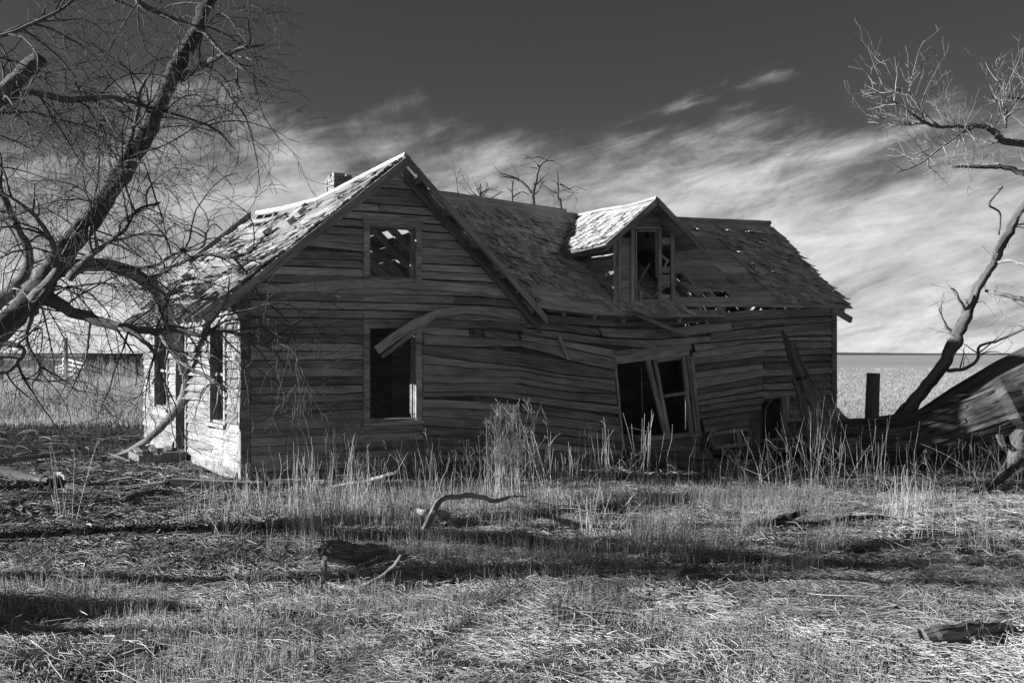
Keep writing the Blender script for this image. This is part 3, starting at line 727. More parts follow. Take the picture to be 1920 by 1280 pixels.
for p0, p1, w, d, nm in (((1153, 446), (1153, 567), 9, -.02, 'post'), ((1161, 440), (1161, 566), 6, -.035, 'casing'), ((1186, 428), (1186, 567), 8, -.04, 'casing'), ((1236.5, 428), (1237, 563), 8, -.04, 'casing'), ((1261, 438), (1261, 567), 9, -.03, 'post'),
    ((1188, 427), (1236, 427), 5, -.035, 'head_casing'), ((1187, 565), (1238, 564), 4, -.05, 'sill'), ((1193, 536), (1218, 494), 3, .3, 'broken_batten'), ((1224, 556), (1253, 532), 4, -.06, 'broken_batten'), ((1242, 508), (1252, 486), 4, .02, 'broken_batten'),
    ((1199, 546), (1203, 567), 3, -.05, 'broken_batten'), ((1230, 432), (1231, 520), 3, .0, 'stop'), ((1192, 432), (1192, 562), 3, .02, 'stop'), ((1240, 480), (1254, 490), 5, .03, 'broken_batten'), ((1196, 433), (1231, 433), 3, 0, 'stop')):
    plank_px(nm, p0, p1, w, d, .035, dormer, 'trim', random.uniform(1.0, 1.35))
for k in range(9):
    y = 452 + k * 13.5
    plank_px('clapboard', (1164, y), (1182, y - .3), 14, -.004 - .003 * (k % 3), .018, dormer, 'siding')
    if k in (0, 4, 5, 6, 8): plank_px('clapboard', (1241, y + random.uniform(-2, 2)), (1257, y + random.uniform(-2, 2)), 12, -.004, .018, dormer, 'siding')
for k, (x0, x1) in enumerate(((1172, 1255), (1183, 1248), (1194, 1243), (1207, 1237), (1217, 1234))):
    plank_px('clapboard', (x0, 419 - k * 8.5), (x1, 419 - k * 8.5), 10, -.012 - .003 * k, .018, dormer, 'siding', .8)

# chimney
s0, zt = inv(626, 322, 2.75); s1 = inv(664, 322, 2.75)[0]; d0, d1 = 2.75, 3.2
core = MB().box((s0 + .02, d0 + .02, 4.0), (s1 - .02, d1 - .02, zt - .05), 1, H).build('chimney', 'mortar', house)
nb = 9; ch = (zt - 4.1) / nb
for k in range(nb):
    z = 4.1 + k * ch; off = .1 if k % 2 else 0
    for face in range(4):
        a0, a1 = (s0, s1) if face in (0, 2) else (d0, d1)
        a = a0 - off
        while a < a1 - .02:
            p, q = max(a, a0 + (.0 if face in (0, 2) else .1)), min(a + .2, a1 - (.0 if face in (0, 2) else .1)); a += .21
            if q - p < .04 or (k == nb - 1 and random.random() < .45) or (k == nb - 2 and face == 3 and random.random() < .4): continue
            j = random.uniform(-.006, .006)
            if face == 0: lo, hi = (p, d0 + j, z), (q - .01, d0 + .1, z + ch - .012)
            elif face == 2: lo, hi = (p, d1 - .1, z), (q - .01, d1 + j, z + ch - .012)
            elif face == 3: lo, hi = (s0 + j, p, z), (s0 + .1, q - .01, z + ch - .012)
            else: lo, hi = (s1 - .1, p, z), (s1 + j, q - .01, z + ch - .012)
            MB().box(lo, hi, random.uniform(.75, 1.25), H).build('brick', 'brick', core)

# shingles: 300 that show largest become parts, the others one part for each roof
VAR = {}
def shingle_geo(w, curl, v):
    r = random.Random(v); L = .33; rings = []
    for y, th, cz in ((0, .013, 1.0), (.1, .012, .3), (.22, .008, 0), (L, .004, 0)):
        z = -.018 * y / L * 1.2 + curl * cz + .012; b = r.uniform(-.006, .006) * (y == 0); e = r.uniform(-.02, .012) * (y == 0)
        rings.append([(-w / 2, y + b, z), (w / 2, y + e, z + r.uniform(-.003, .003)), (w / 2, y + e, z + th), (-w / 2, y + b, z + th)])
    return rings
recs = []
for fr, u, v, w, mat, par, curl, yaw, pick in SH:
    p, X, Y = fr(u, v); Z = X.cross(Y).normalized(); Y = Z.cross(X)
    if yaw: c_, s_ = math.cos(yaw), math.sin(yaw); X, Y = X * c_ + Y * s_, Y * c_ - X * s_
    Mx = Matrix(((X.x, Y.x, Z.x, p.x), (X.y, Y.y, Z.y, p.y), (X.z, Y.z, Z.z, p.z), (0, 0, 0, 1)))
    view = (Vector((0, 0, EYE)) - p); area = w * max(0, Z.dot(view.normalized()) + .05) / view.length ** 2
    recs.append((area * pick, Mx, w, curl, mat, par))
recs.sort(key=lambda r: -r[0]); rest = {}
for k, (ar, Mx, w, curl, mat, par) in enumerate(recs):
    rings = shingle_geo(w, curl, k % 40)
    if k < 300:
        key = (round(w, 2), round(curl, 2), k % 8, mat)
        if key not in VAR:
            b = MB().sweep(shingle_geo(key[0], key[1], key[2]), random.uniform(.3, 1.1) if mat == 'roofpale' else random.uniform(.68, 1.18)); o = b.build('shingle', mat, par); VAR[key] = o.data
            # re-express the mesh about the shingle's own butt edge
            cen = o.location + WLOC[par.name]; o.data.transform(Matrix.Translation(cen))
        else:
            o = bpy.data.objects.new('shingle', VAR[key]); COL.objects.link(o); o.parent = par
        o.matrix_basis = Matrix.Translation(-WLOC[par.name]) @ Mx; WLOC[o.name] = Mx.translation.copy()
    else:
        b = rest.setdefault((par.name, mat), (MB(), par, mat))[0]
        b.sweep([[Mx @ Vector(q) for q in r] for r in rings], random.uniform(.3, 1.1) if mat == 'roofpale' else random.uniform(.68, 1.18))
for b, par, mat in rest.values(): b.build('shingle_field', mat, par, kind='stuff')

# ================================================================== TREES
def catmull(P, n):
    P = np.array(P, float); K = len(P); ext = np.vstack([2 * P[0] - P[1], P, 2 * P[-1] - P[-2]]); out = []
    for i in range(K - 1):
        p0, p1, p2, p3 = ext[i], ext[i + 1], ext[i + 2], ext[i + 3]
        for t in np.linspace(0, 1, n, endpoint=False):
            out.append(.5 * ((2 * p1) + (-p0 + p2) * t + (2 * p0 - 5 * p1 + 4 * p2 - p3) * t * t + (-p0 + 3 * p1 - 3 * p2 + p3) * t ** 3))
    out.append(P[-1]); return np.array(out)
def path_px(pts):
    """(x, y, width px, depth) -> array of x, y, z, radius in metres"""
    return np.array([[*px(x, y, Y), w * .5 * Y / F] for x, y, w, Y in pts])
def limb_rings(C, sides, rough, seed, ridge=.0, tip=True):
    """rings with furrows that run along the limb and wander slowly, plus knobs"""
    r = np.random.default_rng(seed); rings = []; K = len(C); ph = r.random(6) * 6; fur = r.normal(0, 1, sides); A = None
    kn = [(r.integers(0, K), r.integers(0, sides), r.uniform(.15, .5)) for _ in range(K // 9)] if sides >= 9 else []
    for i in range(K):
        t = C[min(i + 1, K - 1), :3] - C[max(i - 1, 0), :3]; t = t / (np.linalg.norm(t) + 1e-9)
        if A is None: A = np.cross(t, [0.2, .3, 1] if abs(t[2]) < .9 else [1, 0, 0])
        A = A - t * A.dot(t); A /= np.linalg.norm(A) + 1e-9; B = np.cross(t, A); ring = []; fur = .985 * fur + .17 * r.normal(0, 1, sides)
        for k in range(sides):
            an = 2 * math.pi * k / sides
            q = 1 + rough * (math.sin(2 * an + ph[0] + i * .21) * .5 + math.sin(3 * an + ph[1] - i * .33) * .4) + ridge * fur[k]
            for ki, kk, ka in kn:
                dk = min((k - kk) % sides, (kk - k) % sides) * 6.0 / sides; q += ka * math.exp(-((i - ki) / 1.3) ** 2 - dk * dk)
            ring.append(Vector(C[i, :3] + (A * math.cos(an) + B * math.sin(an)) * max(C[i, 3], .002) * max(q, .4)))
        rings.append(ring)
    return rings
def add_limb(tree, name, pts, mat='bark', sides=9, rough=.12, ridge=.0, sub=5, tone=1.0, world_pts=None, smooth=True):
    C = catmull(path_px(pts) if world_pts is None else world_pts, sub)
    wob = np.where(C[:, 3:4] > .15, .001, np.minimum(np.maximum(C[:, 3:4], .004) * .35, .016))
    C[1:-1, :3] += rng.normal(0, 1, (len(C) - 2, 3)) * wob[1:-1] * .5
    C[:, 3] = np.maximum(C[:, 3], .003)
    MB().sweep(limb_rings(C, sides, rough, len(C) * 7 + int(abs(C[0, 0]) * 100), ridge), tone, smooth=smooth).build(name, mat, tree)
    return C
def grow_twigs(src, specs, droop, flat, up=0.0, curl=.35, depth_lim=None):
    """src: list of limb arrays; specs: per level (children per metre, len lo, len hi, radius, segments).  Returns tube parts per level"""
    res = []; cur = src
    for lv, (per, l0, l1, r0, K) in enumerate(specs):
        P = []; R = []; nxt = []
        for C in cur:
            seg = np.linalg.norm(np.diff(C[:, :3], axis=0), axis=1); L = seg.sum(); cnt = rng.poisson(per * L * (1 if lv == 0 else 1))
            if cnt < 1: continue
            for _ in range(cnt):
                f = rng.uniform(.12 if lv else .05, 1.0); i = min(int(f * (len(C) - 1)), len(C) - 2); fr = f * (len(C) - 1) - i
                p = C[i] * (1 - fr) + C[i + 1] * fr; T = C[i + 1, :3] - C[i, :3]; T = T / (np.linalg.norm(T) + 1e-9)
                d = rng.normal(0, 1, 3); d[1] *= flat; d -= T * d.dot(T); d /= np.linalg.norm(d) + 1e-9
                d = d * rng.uniform(.6, 1.1) + T * rng.uniform(.3, 1.0); d[2] += up; d /= np.linalg.norm(d)
                ln = rng.uniform(l0, l1) * (1.15 - .5 * f); k = np.zeros((K, 4)); k[0, :3] = p[:3]; cu = rng.normal(0, curl, 3); cu[1] *= flat
                rr = min(r0 * rng.uniform(.6, 1.2), max(p[3], .002) * .75)
                for q in range(K):
                    k[q, 3] = rr * (1 - .8 * q / (K - 1))
                    if q < K - 1:
                        k[q + 1, :3] = k[q, :3] + d * ln / (K - 1)
                        d = d + cu / (K - 1) + rng.normal(0, .16, 3) * np.array([1, flat, 1]); d[2] -= droop / (K - 1) * (.4 + ln); d /= np.linalg.norm(d)
                P.append(k[:, :3]); R.append(k[:, 3]); nxt.append(k)
        if P: res.append((np.array(P), np.array(R), lv))
        cur = nxt
    return res
def twigs_obj(tree, res, mat, tone=(.7, 1.3), minr=.0016, name='twigs'):
    parts = []
    for P, R, lv in res: parts.append(tubes(P, np.maximum(R, minr), 4 if lv == 0 else 3, rng.uniform(tone[0], tone[1], len(P))))
    V, Q, T = merge(parts); np_build(name, V, Q, T, mat, tree, kind='stuff')

# ---- the big leaning tree at the left
lt = empty('bare_tree', (-7.9, 13.6, 0), 'large bare leaning tree with drooping twigs reaching across to the house side wall', 'tree')
D = 14.0
trunk = add_limb(lt, 'trunk', [(-190, 930, 100, 13.6), (-150, 820, 76, 13.7), (-90, 730, 58, 13.8), (-20, 640, 46, 13.9), (40, 580, 43, D), (83, 529, 42, D), (131, 459, 40, D), (184, 394, 36, D), (227, 324, 34, D), (271, 258, 33, D), (302, 188, 29, D), (332, 127, 28, D), (363, 66, 24, D), (380, 26, 22, D), (402, -12, 20, D), (435, -90, 16, D), (455, -170, 10, D), (470, -260, 5, D)], sides=22, rough=.08, ridge=.045, tone=.7, sub=7)
LB = []
def lb(pts, **k): 
    c = add_limb(lt, k.pop('name', 'branch'), pts, **k); LB.append(c); return c
lb([(-100, 730, 50, 13.8), (-80, 600, 42, 13.4), (-50, 480, 40, 13.2), (-70, 330, 36, 13.1), (-60, 240, 33, 13.1), (0, 180, 31, 13), (40, 140, 29, 13), (76, 108, 27, 13)], sides=12, rough=.1, ridge=.04, name='broken_limb')
lb([(337, 149, 13, D), (376, 127, 12, D), (411, 107, 10, 13.9), (459, 90, 8, 13.8), (497, 85, 3, 13.8)], sides=7)
lb([(240, -30, 12, 13.5), (262, 4, 11, 13.6), (297, 26, 11, 13.7), (350, 46, 9, 13.7), (381, 59, 8, 13.7), (407, 87, 7, 13.7), (437, 118, 6, 13.7), (472, 140, 4, 13.6), (501, 162, 2, 13.6)], sides=6)
lb([(225, 318, 10, D), (245, 262, 8, 13.8), (258, 210, 8, 13.7), (262, 175, 7, 13.7), (284, 131, 4, 13.7)], sides=6)
lb([(-60, 240, 16, 13), (-20, 205, 13, 13), (52, 175, 12, 13), (131, 188, 12, 13.1), (210, 182, 10, 13.2), (262, 197, 7, 13.2), (330, 215, 5, 13.2), (400, 240, 4, 13.2), (440, 280, 2, 13.2)], sides=7)
lb([(-80, 110, 12, 12.8), (-10, 75, 9, 12.8), (50, 50, 8, 12.9), (110, 20, 7, 13), (150, -10, 6, 13), (210, -60, 3, 13)], sides=6)
lb([(-60, 60, 10, 13.3), (0, 65, 8, 13.3), (70, 40, 7, 13.4), (125, 38, 4, 13.4)], sides=6)
lb([(100, 505, 30, 14.1), (160, 497, 25, 14.5), (215, 500, 23, 15), (262, 520, 24, 15.4), (295, 550, 26, 15.8), (312, 590, 26, 16.2), (320, 620, 26, 16.5), (330, 650, 24, 16.8), (345, 690, 18, 17.1), (350, 715, 16, 17.3), (340, 750, 16, 17.5), (310, 790, 14, 17.8), (275, 825, 13, 18), (240, 845, 10, 18.1), (205, 857, 5, 18.2)], sides=10, mat='bare', name='arched_limb')
lb([(20, 590, 28, D), (80, 562, 24, D), (150, 590, 20, D), (225, 611, 18, 13.9), (292, 622, 14, 13.8), (330, 617, 12, 13.7), (375, 627, 10, 13.6), (431, 620, 8, 13.6), (470, 640, 5, 13.5), (510, 655, 4, 13.5), (536, 690, 2, 13.5)], sides=9)
lb([(292, 600, 12, 16.3), (319, 656, 9, 16.0), (356, 690, 9, 15.7), (394, 709, 8, 15.4), (424, 735, 3, 15.2)], sides=6)
lb([(-60, 620, 14, 12.5), (-5, 641, 10, 12.5), (41, 651, 9, 12.5), (35, 675, 9, 12.5), (15, 695, 9, 12.5), (-30, 705, 9, 12.5)], sides=7)
lb([(-90, 650, 34, 14.2), (-40, 600, 28, 14.2), (10, 555, 26, 14.2), (45, 520, 22, 14.2), (52, 470, 16, 14.2), (30, 420, 12, 14.1), (2, 360, 12, 14), (-10, 300, 8, 14)], sides=9)
lb([(275, 530, 11, 15.5), (311, 507, 9, 15.2), (342, 491, 8, 15), (381, 477, 7, 14.8), (440, 480, 7, 14.6), (469, 472, 4, 14.5), (498, 442, 2, 14.4)], sides=6)
lb([(220, 502, 8, 15), (289, 498, 6, 14.8), (327, 476, 6, 14.6), (379, 463, 5, 14.4), (386, 437, 4, 14.4), (401, 420, 3, 14.3), (418, 432, 2, 14.3)], sides=5)
lb([(130, 520, 18, 13.9), (170, 480, 14, 13.7), (200, 455, 9, 13.6), (235, 430, 8, 13.5), (255, 395, 6, 13.5), (300, 380, 4, 13.4)], sides=6)
lb([(60, 560, 20, 13.7), (110, 500, 16, 13.4), (90, 440, 10, 13.2), (60, 400, 8, 13.1), (20, 370, 6, 13), (-20, 350, 5, 13)], sides=6)
lb([(90, 540, 18, 13.6), (60, 590, 12, 13.3), (50, 640, 8, 13.1), (75, 690, 5, 13), (60, 720, 3, 13)], sides=6)
lb([(225, 611, 14, 13.8), (270, 640, 9, 13.6), (300, 680, 6, 13.5), (285, 720, 3, 13.4)], sides=6)
lb([(375, 627, 8, 13.6), (400, 600, 6, 13.5), (425, 560, 4, 13.4), (430, 520, 2, 13.3)], sides=5)
src = [c for i, c in enumerate(LB) if i not in (0, 7)] + [LB[0][12:]]
src += [trunk[30:80]]
res = grow_twigs(src, [(5.2, .6, 2.0, .016, 8), (5.2, .3, 1.1, .0085, 7), (3.8, .15, .6, .005, 5)], droop=.75, flat=.75, curl=.7)
twigs_obj(lt, res, 'twig', minr=.0032)
# pale, sunlit twigs in front of the trunk
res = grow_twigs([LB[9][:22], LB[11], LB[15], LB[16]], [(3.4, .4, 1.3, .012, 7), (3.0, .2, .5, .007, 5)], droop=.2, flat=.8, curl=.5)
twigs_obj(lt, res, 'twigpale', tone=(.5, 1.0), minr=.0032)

# ---- the fallen tree at the right
M_['log'] = material('split_grey_log', .03, .46, 'bark', bump=1.0, scale=1.3)
ft = empty('fallen_tree', tuple(gpx(1585, 872)), 'huge fallen tree trunk with splintered stump and live limbs beside the house', 'tree')
def ftl(pts, **k): return add_limb(ft, k.pop('name', 'branch'), pts, **k)
fc = ftl([(1560, 868, 60, 16.5), (1570, 838, 96, 16.4), (1640, 833, 98, 16.3), (1720, 822, 98, 16.1), (1800, 797, 104, 15.9), (1880, 768, 114, 15.7), (1960, 735, 124, 15.5), (2060, 700, 122, 15.4), (2180, 650, 112, 15.3), (2320, 590, 100, 15.2)], sides=56, rough=.06, ridge=.026, mat='log', name='trunk', sub=7, tone=.5, smooth=False)
for q in range(46):                                    # split slabs and bark ribbons along the trunk
    i0 = random.randint(4, len(fc) - 26); i1 = min(len(fc) - 1, i0 + random.randint(7, 20)); an = random.uniform(-1.9, .9); sp = random.uniform(-.012, .012); hw = random.uniform(.02, .07); rings = []
    for i in range(i0, i1 + 1):
        t = fc[min(i + 1, len(fc) - 1), :3] - fc[i - 1, :3]; t /= np.linalg.norm(t); A = np.cross(t, [0, 0, 1.]); A /= np.linalg.norm(A); B = np.cross(A, t); r = fc[i, 3]
        if A[1] > 0: A = -A
        f = (i - i0) / (i1 - i0); w = hw * (math.sin(math.pi * (.08 + .84 * f)) ** .6 + random.uniform(-.12, .12)); lift = .97 + .05 * (abs(f - .5) * 2) ** 3
        g = lambda da, rr: Vector(fc[i, :3] + (A * math.cos(an + sp * (i - i0) + da) + B * math.sin(an + sp * (i - i0) + da)) * r * rr)
        rings.append([g(-w / r, lift), g(w / r, lift), g(w / r, lift + .05), g(-w / r, lift + .05)])
    MB().sweep(rings, random.uniform(.3, .85)).build('bark_strip', 'log', ft)
for x, y, dx, dy, w in ((1868, 800, 16, 40, 14), (1742, 842, -14, 30, 10)):
    ftl([(x, y, w * 1.6, 15.7), (x + dx * .5, y + dy * .5, w, 15.4), (x + dx, y + dy, w * .7, 15.2)], sides=9, rough=.25, ridge=.12, mat='log', name='broken_stub', smooth=False)
ftl([(1466, 620, 5, 16.7), (1480, 650, 13, 16.7), (1496, 690, 24, 16.65), (1514, 735, 36, 16.6), (1536, 782, 56, 16.5), (1562, 825, 84, 16.4), (1600, 850, 88, 16.3)], sides=22, rough=.16, ridge=.09, mat='log', name='splintered_stump', sub=8)
ftl([(1489, 640, 3, 16.9), (1500, 675, 9, 16.85), (1520, 725, 16, 16.8), (1545, 775, 24, 16.6)], sides=6, rough=.2, mat='bare', name='splinter')
ftl([(1550, 702, 2, 16.5), (1543, 735, 8, 16.5), (1540, 775, 14, 16.5)], sides=5, rough=.2, mat='bare', name='splinter')
ftl([(1640, 838, 16, 17.1), (1700, 806, 36, 17.1), (1780, 766, 56, 17), (1850, 726, 66, 16.9), (1920, 690, 72, 16.8), (2000, 650, 72, 16.7), (2120, 580, 66, 16.6)], sides=14, rough=.09, ridge=.04, name='trunk', tone=.75)
ftl([(1905, 900, 40, 15.2), (1908, 850, 34, 15.3), (1912, 800, 32, 15.4)], sides=9, rough=.15, mat='bare', name='prop')
ftl([(1930, 880, 22, 15.0), (1895, 905, 20, 14.7), (1870, 930, 18, 14.3), (1850, 945, 10, 14.1)], sides=8, rough=.15, name='branch', tone=.6)
RB = []
RB.append(ftl([(1690, 790, 36, 16.9), (1714, 754, 29, 16.9), (1740, 720, 26, 16.9), (1770, 682, 24, 16.9), (1785, 649, 23, 16.9), (1800, 615, 22, 16.9), (1819, 577, 20, 16.9), (1837, 532, 20, 16.9), (1860, 499, 18, 16.9), (1875, 465, 17, 16.9), (1890, 440, 16, 16.8), (1905, 410, 14, 16.8), (1928, 372, 12, 16.7), (1960, 310, 10, 16.6)], sides=11, rough=.2, ridge=.1, mat='bare', name='limb', tone=.65))
up0 = ftl([(2060, 690, 66, 15.6), (2110, 560, 46, 15.4), (2080, 430, 32, 15.2), (2010, 330, 22, 15.1), (1935, 270, 15, 15)], sides=10, name='limb')
RB.append(ftl([(1935, 270, 15, 15), (1888, 266, 13, 15), (1869, 252, 12, 15), (1854, 241, 10, 15), (1829, 236, 8, 15), (1797, 236, 7, 15), (1763, 239, 6, 14.9), (1735, 230, 6, 14.9), (1710, 214, 5, 14.8), (1685, 196, 4, 14.8), (1660, 183, 3, 14.8), (1633, 167, 2, 14.8)], sides=8))
RB.append(ftl([(2010, 350, 18, 15.1), (1960, 340, 14, 15.2), (1925, 328, 12, 15.2), (1885, 314, 9, 15.2), (1841, 313, 7, 15.2), (1785, 313, 4, 15.2)], sides=7))
RB.append(ftl([(2040, 370, 18, 15.4), (1980, 250, 12, 15.6), (1940, 190, 8, 15.6), (1890, 180, 5, 15.6), (1870, 150, 3, 15.6)], sides=6))
RB.append(ftl([(1763, 239, 5, 14.9), (1735, 215, 4, 14.9), (1715, 190, 4, 14.9), (1700, 172, 4, 14.9), (1675, 166, 3, 14.9), (1637, 156, 2, 14.9)], sides=5, mat='bare', tone=1.5))
RB.append(ftl([(1829, 236, 6, 15), (1800, 252, 4, 15), (1760, 280, 4, 15), (1720, 310, 3, 15), (1677, 324, 2, 15)], sides=5))
RB.append(ftl([(1735, 231, 4, 14.9), (1706, 232, 4, 14.8), (1675, 225, 3, 14.8), (1640, 218, 2, 14.8)], sides=5, mat='bare', tone=1.6))
RB.append(ftl([(1885, 240, 6, 15), (1885, 200, 5, 15), (1860, 180, 3, 15), (1850, 130, 2, 15)], sides=5))
LOWR = [ftl([(1868, 493, 6, 16.9), (1895, 488, 7, 16.6), (1930, 499, 8, 16.4)], sides=6, mat='bare'), ftl([(1848, 545, 5, 16.9), (1870, 550, 7, 16.7), (1897, 555, 9, 16.6), (1930, 565, 10, 16.5)], sides=7, mat='bare'),
        ftl([(1777, 694, 8, 16.9), (1811, 690, 7, 16.6), (1834, 671, 6, 16.5), (1837, 649, 5, 16.5), (1875, 637, 5, 16.5), (1930, 612, 5, 16.4)], sides=6), ftl([(1815, 585, 6, 16.9), (1800, 565, 6, 16.8), (1790, 545, 5, 16.8), (1782, 540, 3, 16.8)], sides=5),
        ftl([(1796, 634, 7, 16.9), (1778, 615, 5, 16.9), (1768, 598, 4, 16.9), (1760, 579, 3, 16.9)], sides=5), ftl([(1880, 350, 6, 15.2), (1862, 370, 5, 15.3), (1855, 385, 4, 15.3), (1875, 400, 4, 15.4), (1873, 440, 4, 15.5)], sides=5)]
res = grow_twigs(RB[1:], [(7.0, .35, 1.0, .010, 6), (6.0, .2, .5, .006, 5), (4.0, .1, .28, .004, 4)], droop=-.55, flat=.9, up=.35, curl=.3)
k = 0
pale = [(P, R, lv) for P, R, lv in res]
half = [(P[::2], R[::2], lv) for P, R, lv in pale]; half2 = [(P[1::2], R[1::2], lv) for P, R, lv in pale]
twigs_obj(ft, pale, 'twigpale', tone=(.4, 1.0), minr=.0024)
res = grow_twigs(LOWR + [RB[0][25:]], [(3.0, .4, 1.1, .011, 7), (3.4, .2, .5, .007, 6), (1.5, .1, .25, .005, 4)], droop=.2, flat=.9, curl=.4)
twigs_obj(ft, res, 'twig', tone=(.8, 2.4), minr=.0034)

# ---- three bare trees behind the house
def back_tree(label, base, limbs, per):
    b = empty('bare_tree', base, label, 'tree', None); Cs = []
    for i, (nm, pts) in enumerate(limbs): Cs.append(add_limb(b, nm, pts, sides=7, rough=.15))
    res = grow_twigs(Cs, [(per, .3, 1.0, .02, 6), (2.6, .2, .5, .012, 5)], droop=-.1, flat=.9, up=.1, curl=.5); twigs_obj(b, res, 'twig', tone=(.8, 1.9), minr=.007)
Yb = 30.0
def gy0(x, Y): return (x, HY + EYE * F / Y)
g = px(*gy0(1000, Yb), Yb); back_tree('bare snag with bent forked top rising behind the wing roof', (g.x, g.y, 0), [('trunk', [(1000, gy0(0, Yb)[1], 16, Yb), (1001, 560, 11, Yb), (1000, 400, 8, Yb), (999, 365, 7, Yb), (1003, 345, 7, Yb), (1009, 320, 5, Yb), (1017, 305, 4, Yb), (1026, 301, 2, Yb)]), ('branch', [(997, 362, 5, Yb), (985, 347, 5, Yb), (972, 337, 5, Yb), (955, 332, 4, Yb), (934, 332, 2, Yb)]), ('branch', [(1024, 301, 3, Yb), (1013, 295, 2.5, Yb), (1000, 295, 2, Yb), (982, 297, 1, Yb)]), ('branch', [(1012, 318, 3, Yb), (1003, 315, 2, Yb), (993, 314, 1, Yb)])], 1.3)
Yb = 32.0
g = px(*gy0(1050, Yb), Yb); back_tree('slender bare tree with drooping branches behind the wing roof near the dormer', (g.x, g.y, 0), [('trunk', [(1058, gy0(0, Yb)[1], 14, Yb), (1056, 560, 9, Yb), (1052, 395, 6, Yb), (1046, 370, 5, Yb), (1046, 345, 4, Yb), (1045, 320, 2, Yb)]), ('branch', [(1046, 362, 3, Yb), (1033, 358, 3, Yb), (1022, 350, 2, Yb), (1014, 342, 1, Yb)]), ('branch', [(1050, 345, 3, Yb), (1060, 350, 2, Yb), (1072, 358, 1.5, Yb), (1082, 375, 1, Yb)])], 1.8)
Yb = 34.0
g = px(*gy0(960, Yb), Yb); back_tree('short dead tree with stubby arms behind the wing roof', (g.x, g.y, 0), [('trunk', [(960, gy0(0, Yb)[1], 13, Yb), (960, 560, 8, Yb), (960, 390, 5, Yb), (960, 360, 4, Yb), (962, 338, 3, Yb)]), ('branch', [(915, 376, 3, Yb), (930, 366, 2.5, Yb), (942, 359, 2, Yb)]), ('branch', [(961, 370, 3, Yb), (970, 364, 2.5, Yb), (980, 360, 2, Yb), (992, 365, 1, Yb)])], 1.2)
Yb = 36.0
g = px(*gy0(899, Yb), Yb); back_tree('bushy bare tree top showing just above the ridge beside the front gable', (g.x, g.y, 0), [('trunk', [(899, gy0(0, Yb)[1], 13, Yb), (899, 560, 8, Yb), (899, 390, 5, Yb), (900, 365, 4, Yb), (901, 344, 2, Yb)]), ('branch', [(899, 372, 3, Yb), (888, 362, 2, Yb), (880, 352, 1, Yb)]), ('branch', [(900, 370, 3, Yb), (911, 362, 2, Yb), (917, 350, 1, Yb)]), ('branch', [(870, 366, 3, Yb), (858, 360, 2, Yb), (856, 330, 1, Yb)])], 3.0)

# ---- two trees beyond the left edge of the picture: they throw the shadow bands over the yard
def yard_tree(label, base, limbs, tw):
    b = empty('bare_tree', base, label, 'tree'); Cs = []
    for nm, pts, sd in limbs: Cs.append(add_limb(b, nm, None, world_pts=np.array(pts, float), sides=sd, rough=.1))
    if tw:
        res = grow_twigs(Cs[1:], [(4.0, .6, 1.8, .022, 7), (4.4, .4, 1.1, .012, 6), (2, .2, .5, .007, 4)], droop=.2, flat=1, curl=.5); twigs_obj(b, res, 'twig', minr=.003)
bx, by = -10.5, 9.8
yard_tree('tall spreading bare tree standing in the yard well left of the house', (bx, by, 0), [('trunk', [(bx, by, -.1, .42), (bx + .1, by, .8, .3), (bx + .2, by - .1, 1.5, .27), (bx + .3, by, 2.1, .24)], 14),
  ('branch', [(bx + .3, by, 2.0, .19), (bx + .8, by - .6, 2.7, .15), (bx + 1.3, by - 1.3, 3.2, .11), (bx + 2, by - 2.2, 3.5, .05)], 9), ('branch', [(bx + .3, by, 2.0, .17), (bx + .7, by + .6, 2.8, .13), (bx + 1.2, by + 1.6, 3.4, .09), (bx + 1.8, by + 2.2, 3.7, .04)], 9),
  ('branch', [(bx + .3, by, 2.0, .17), (bx + .2, by - .5, 3.0, .13), (bx + .1, by - 1.1, 3.9, .09), (bx + .3, by - 1.5, 4.8, .04)], 9), ('branch', [(bx + .3, by, 2.0, .16), (bx + .6, by + .1, 3.1, .12), (bx + 1.0, by - .2, 4.0, .08), (bx + 1.1, by + .3, 5.0, .04)], 9)], True)
bx, by = -9.8, 7.65
yard_tree('low bushy bare tree standing beside the broken snag', (bx, by, 0), [('trunk', [(bx, by, -.1, .2), (bx, by, .8, .15), (bx + .1, by, 1.6, .13), (bx + .1, by, 2.4, .11)], 10)] +
  [('branch', [(bx + .1, by, 2.2 + .06 * k, .09), (bx + .3 * math.cos(k * 1.3), by + .35 * math.sin(k * 1.3), 3.0 + .06 * k, .07), (bx + .7 * math.cos(k * 1.3), by + .8 * math.sin(k * 1.3), 3.5 + .08 * k, .05), (bx + .9 * math.cos(k * 1.3), by + 1.0 * math.sin(k * 1.3), 4.0 + .09 * k, .02)], 7) for k in range(8)], True)
bx, by = -7.6, 6.8
yard_tree('thick broken snag standing in the yard left of the litter', (bx, by, 0), [('trunk', [(bx, by, -.1, .66), (bx, by, .5, .56), (bx + .1, by, .95, .5), (bx + .2, by + .1, 1.3, .36), (bx + .25, by + .2, 1.55, .14)], 18), ('branch', [(bx, by, .9, .18), (bx + .3, by - .5, 1.3, .12), (bx + .5, by - .6, 1.7, .05)], 8)], False)

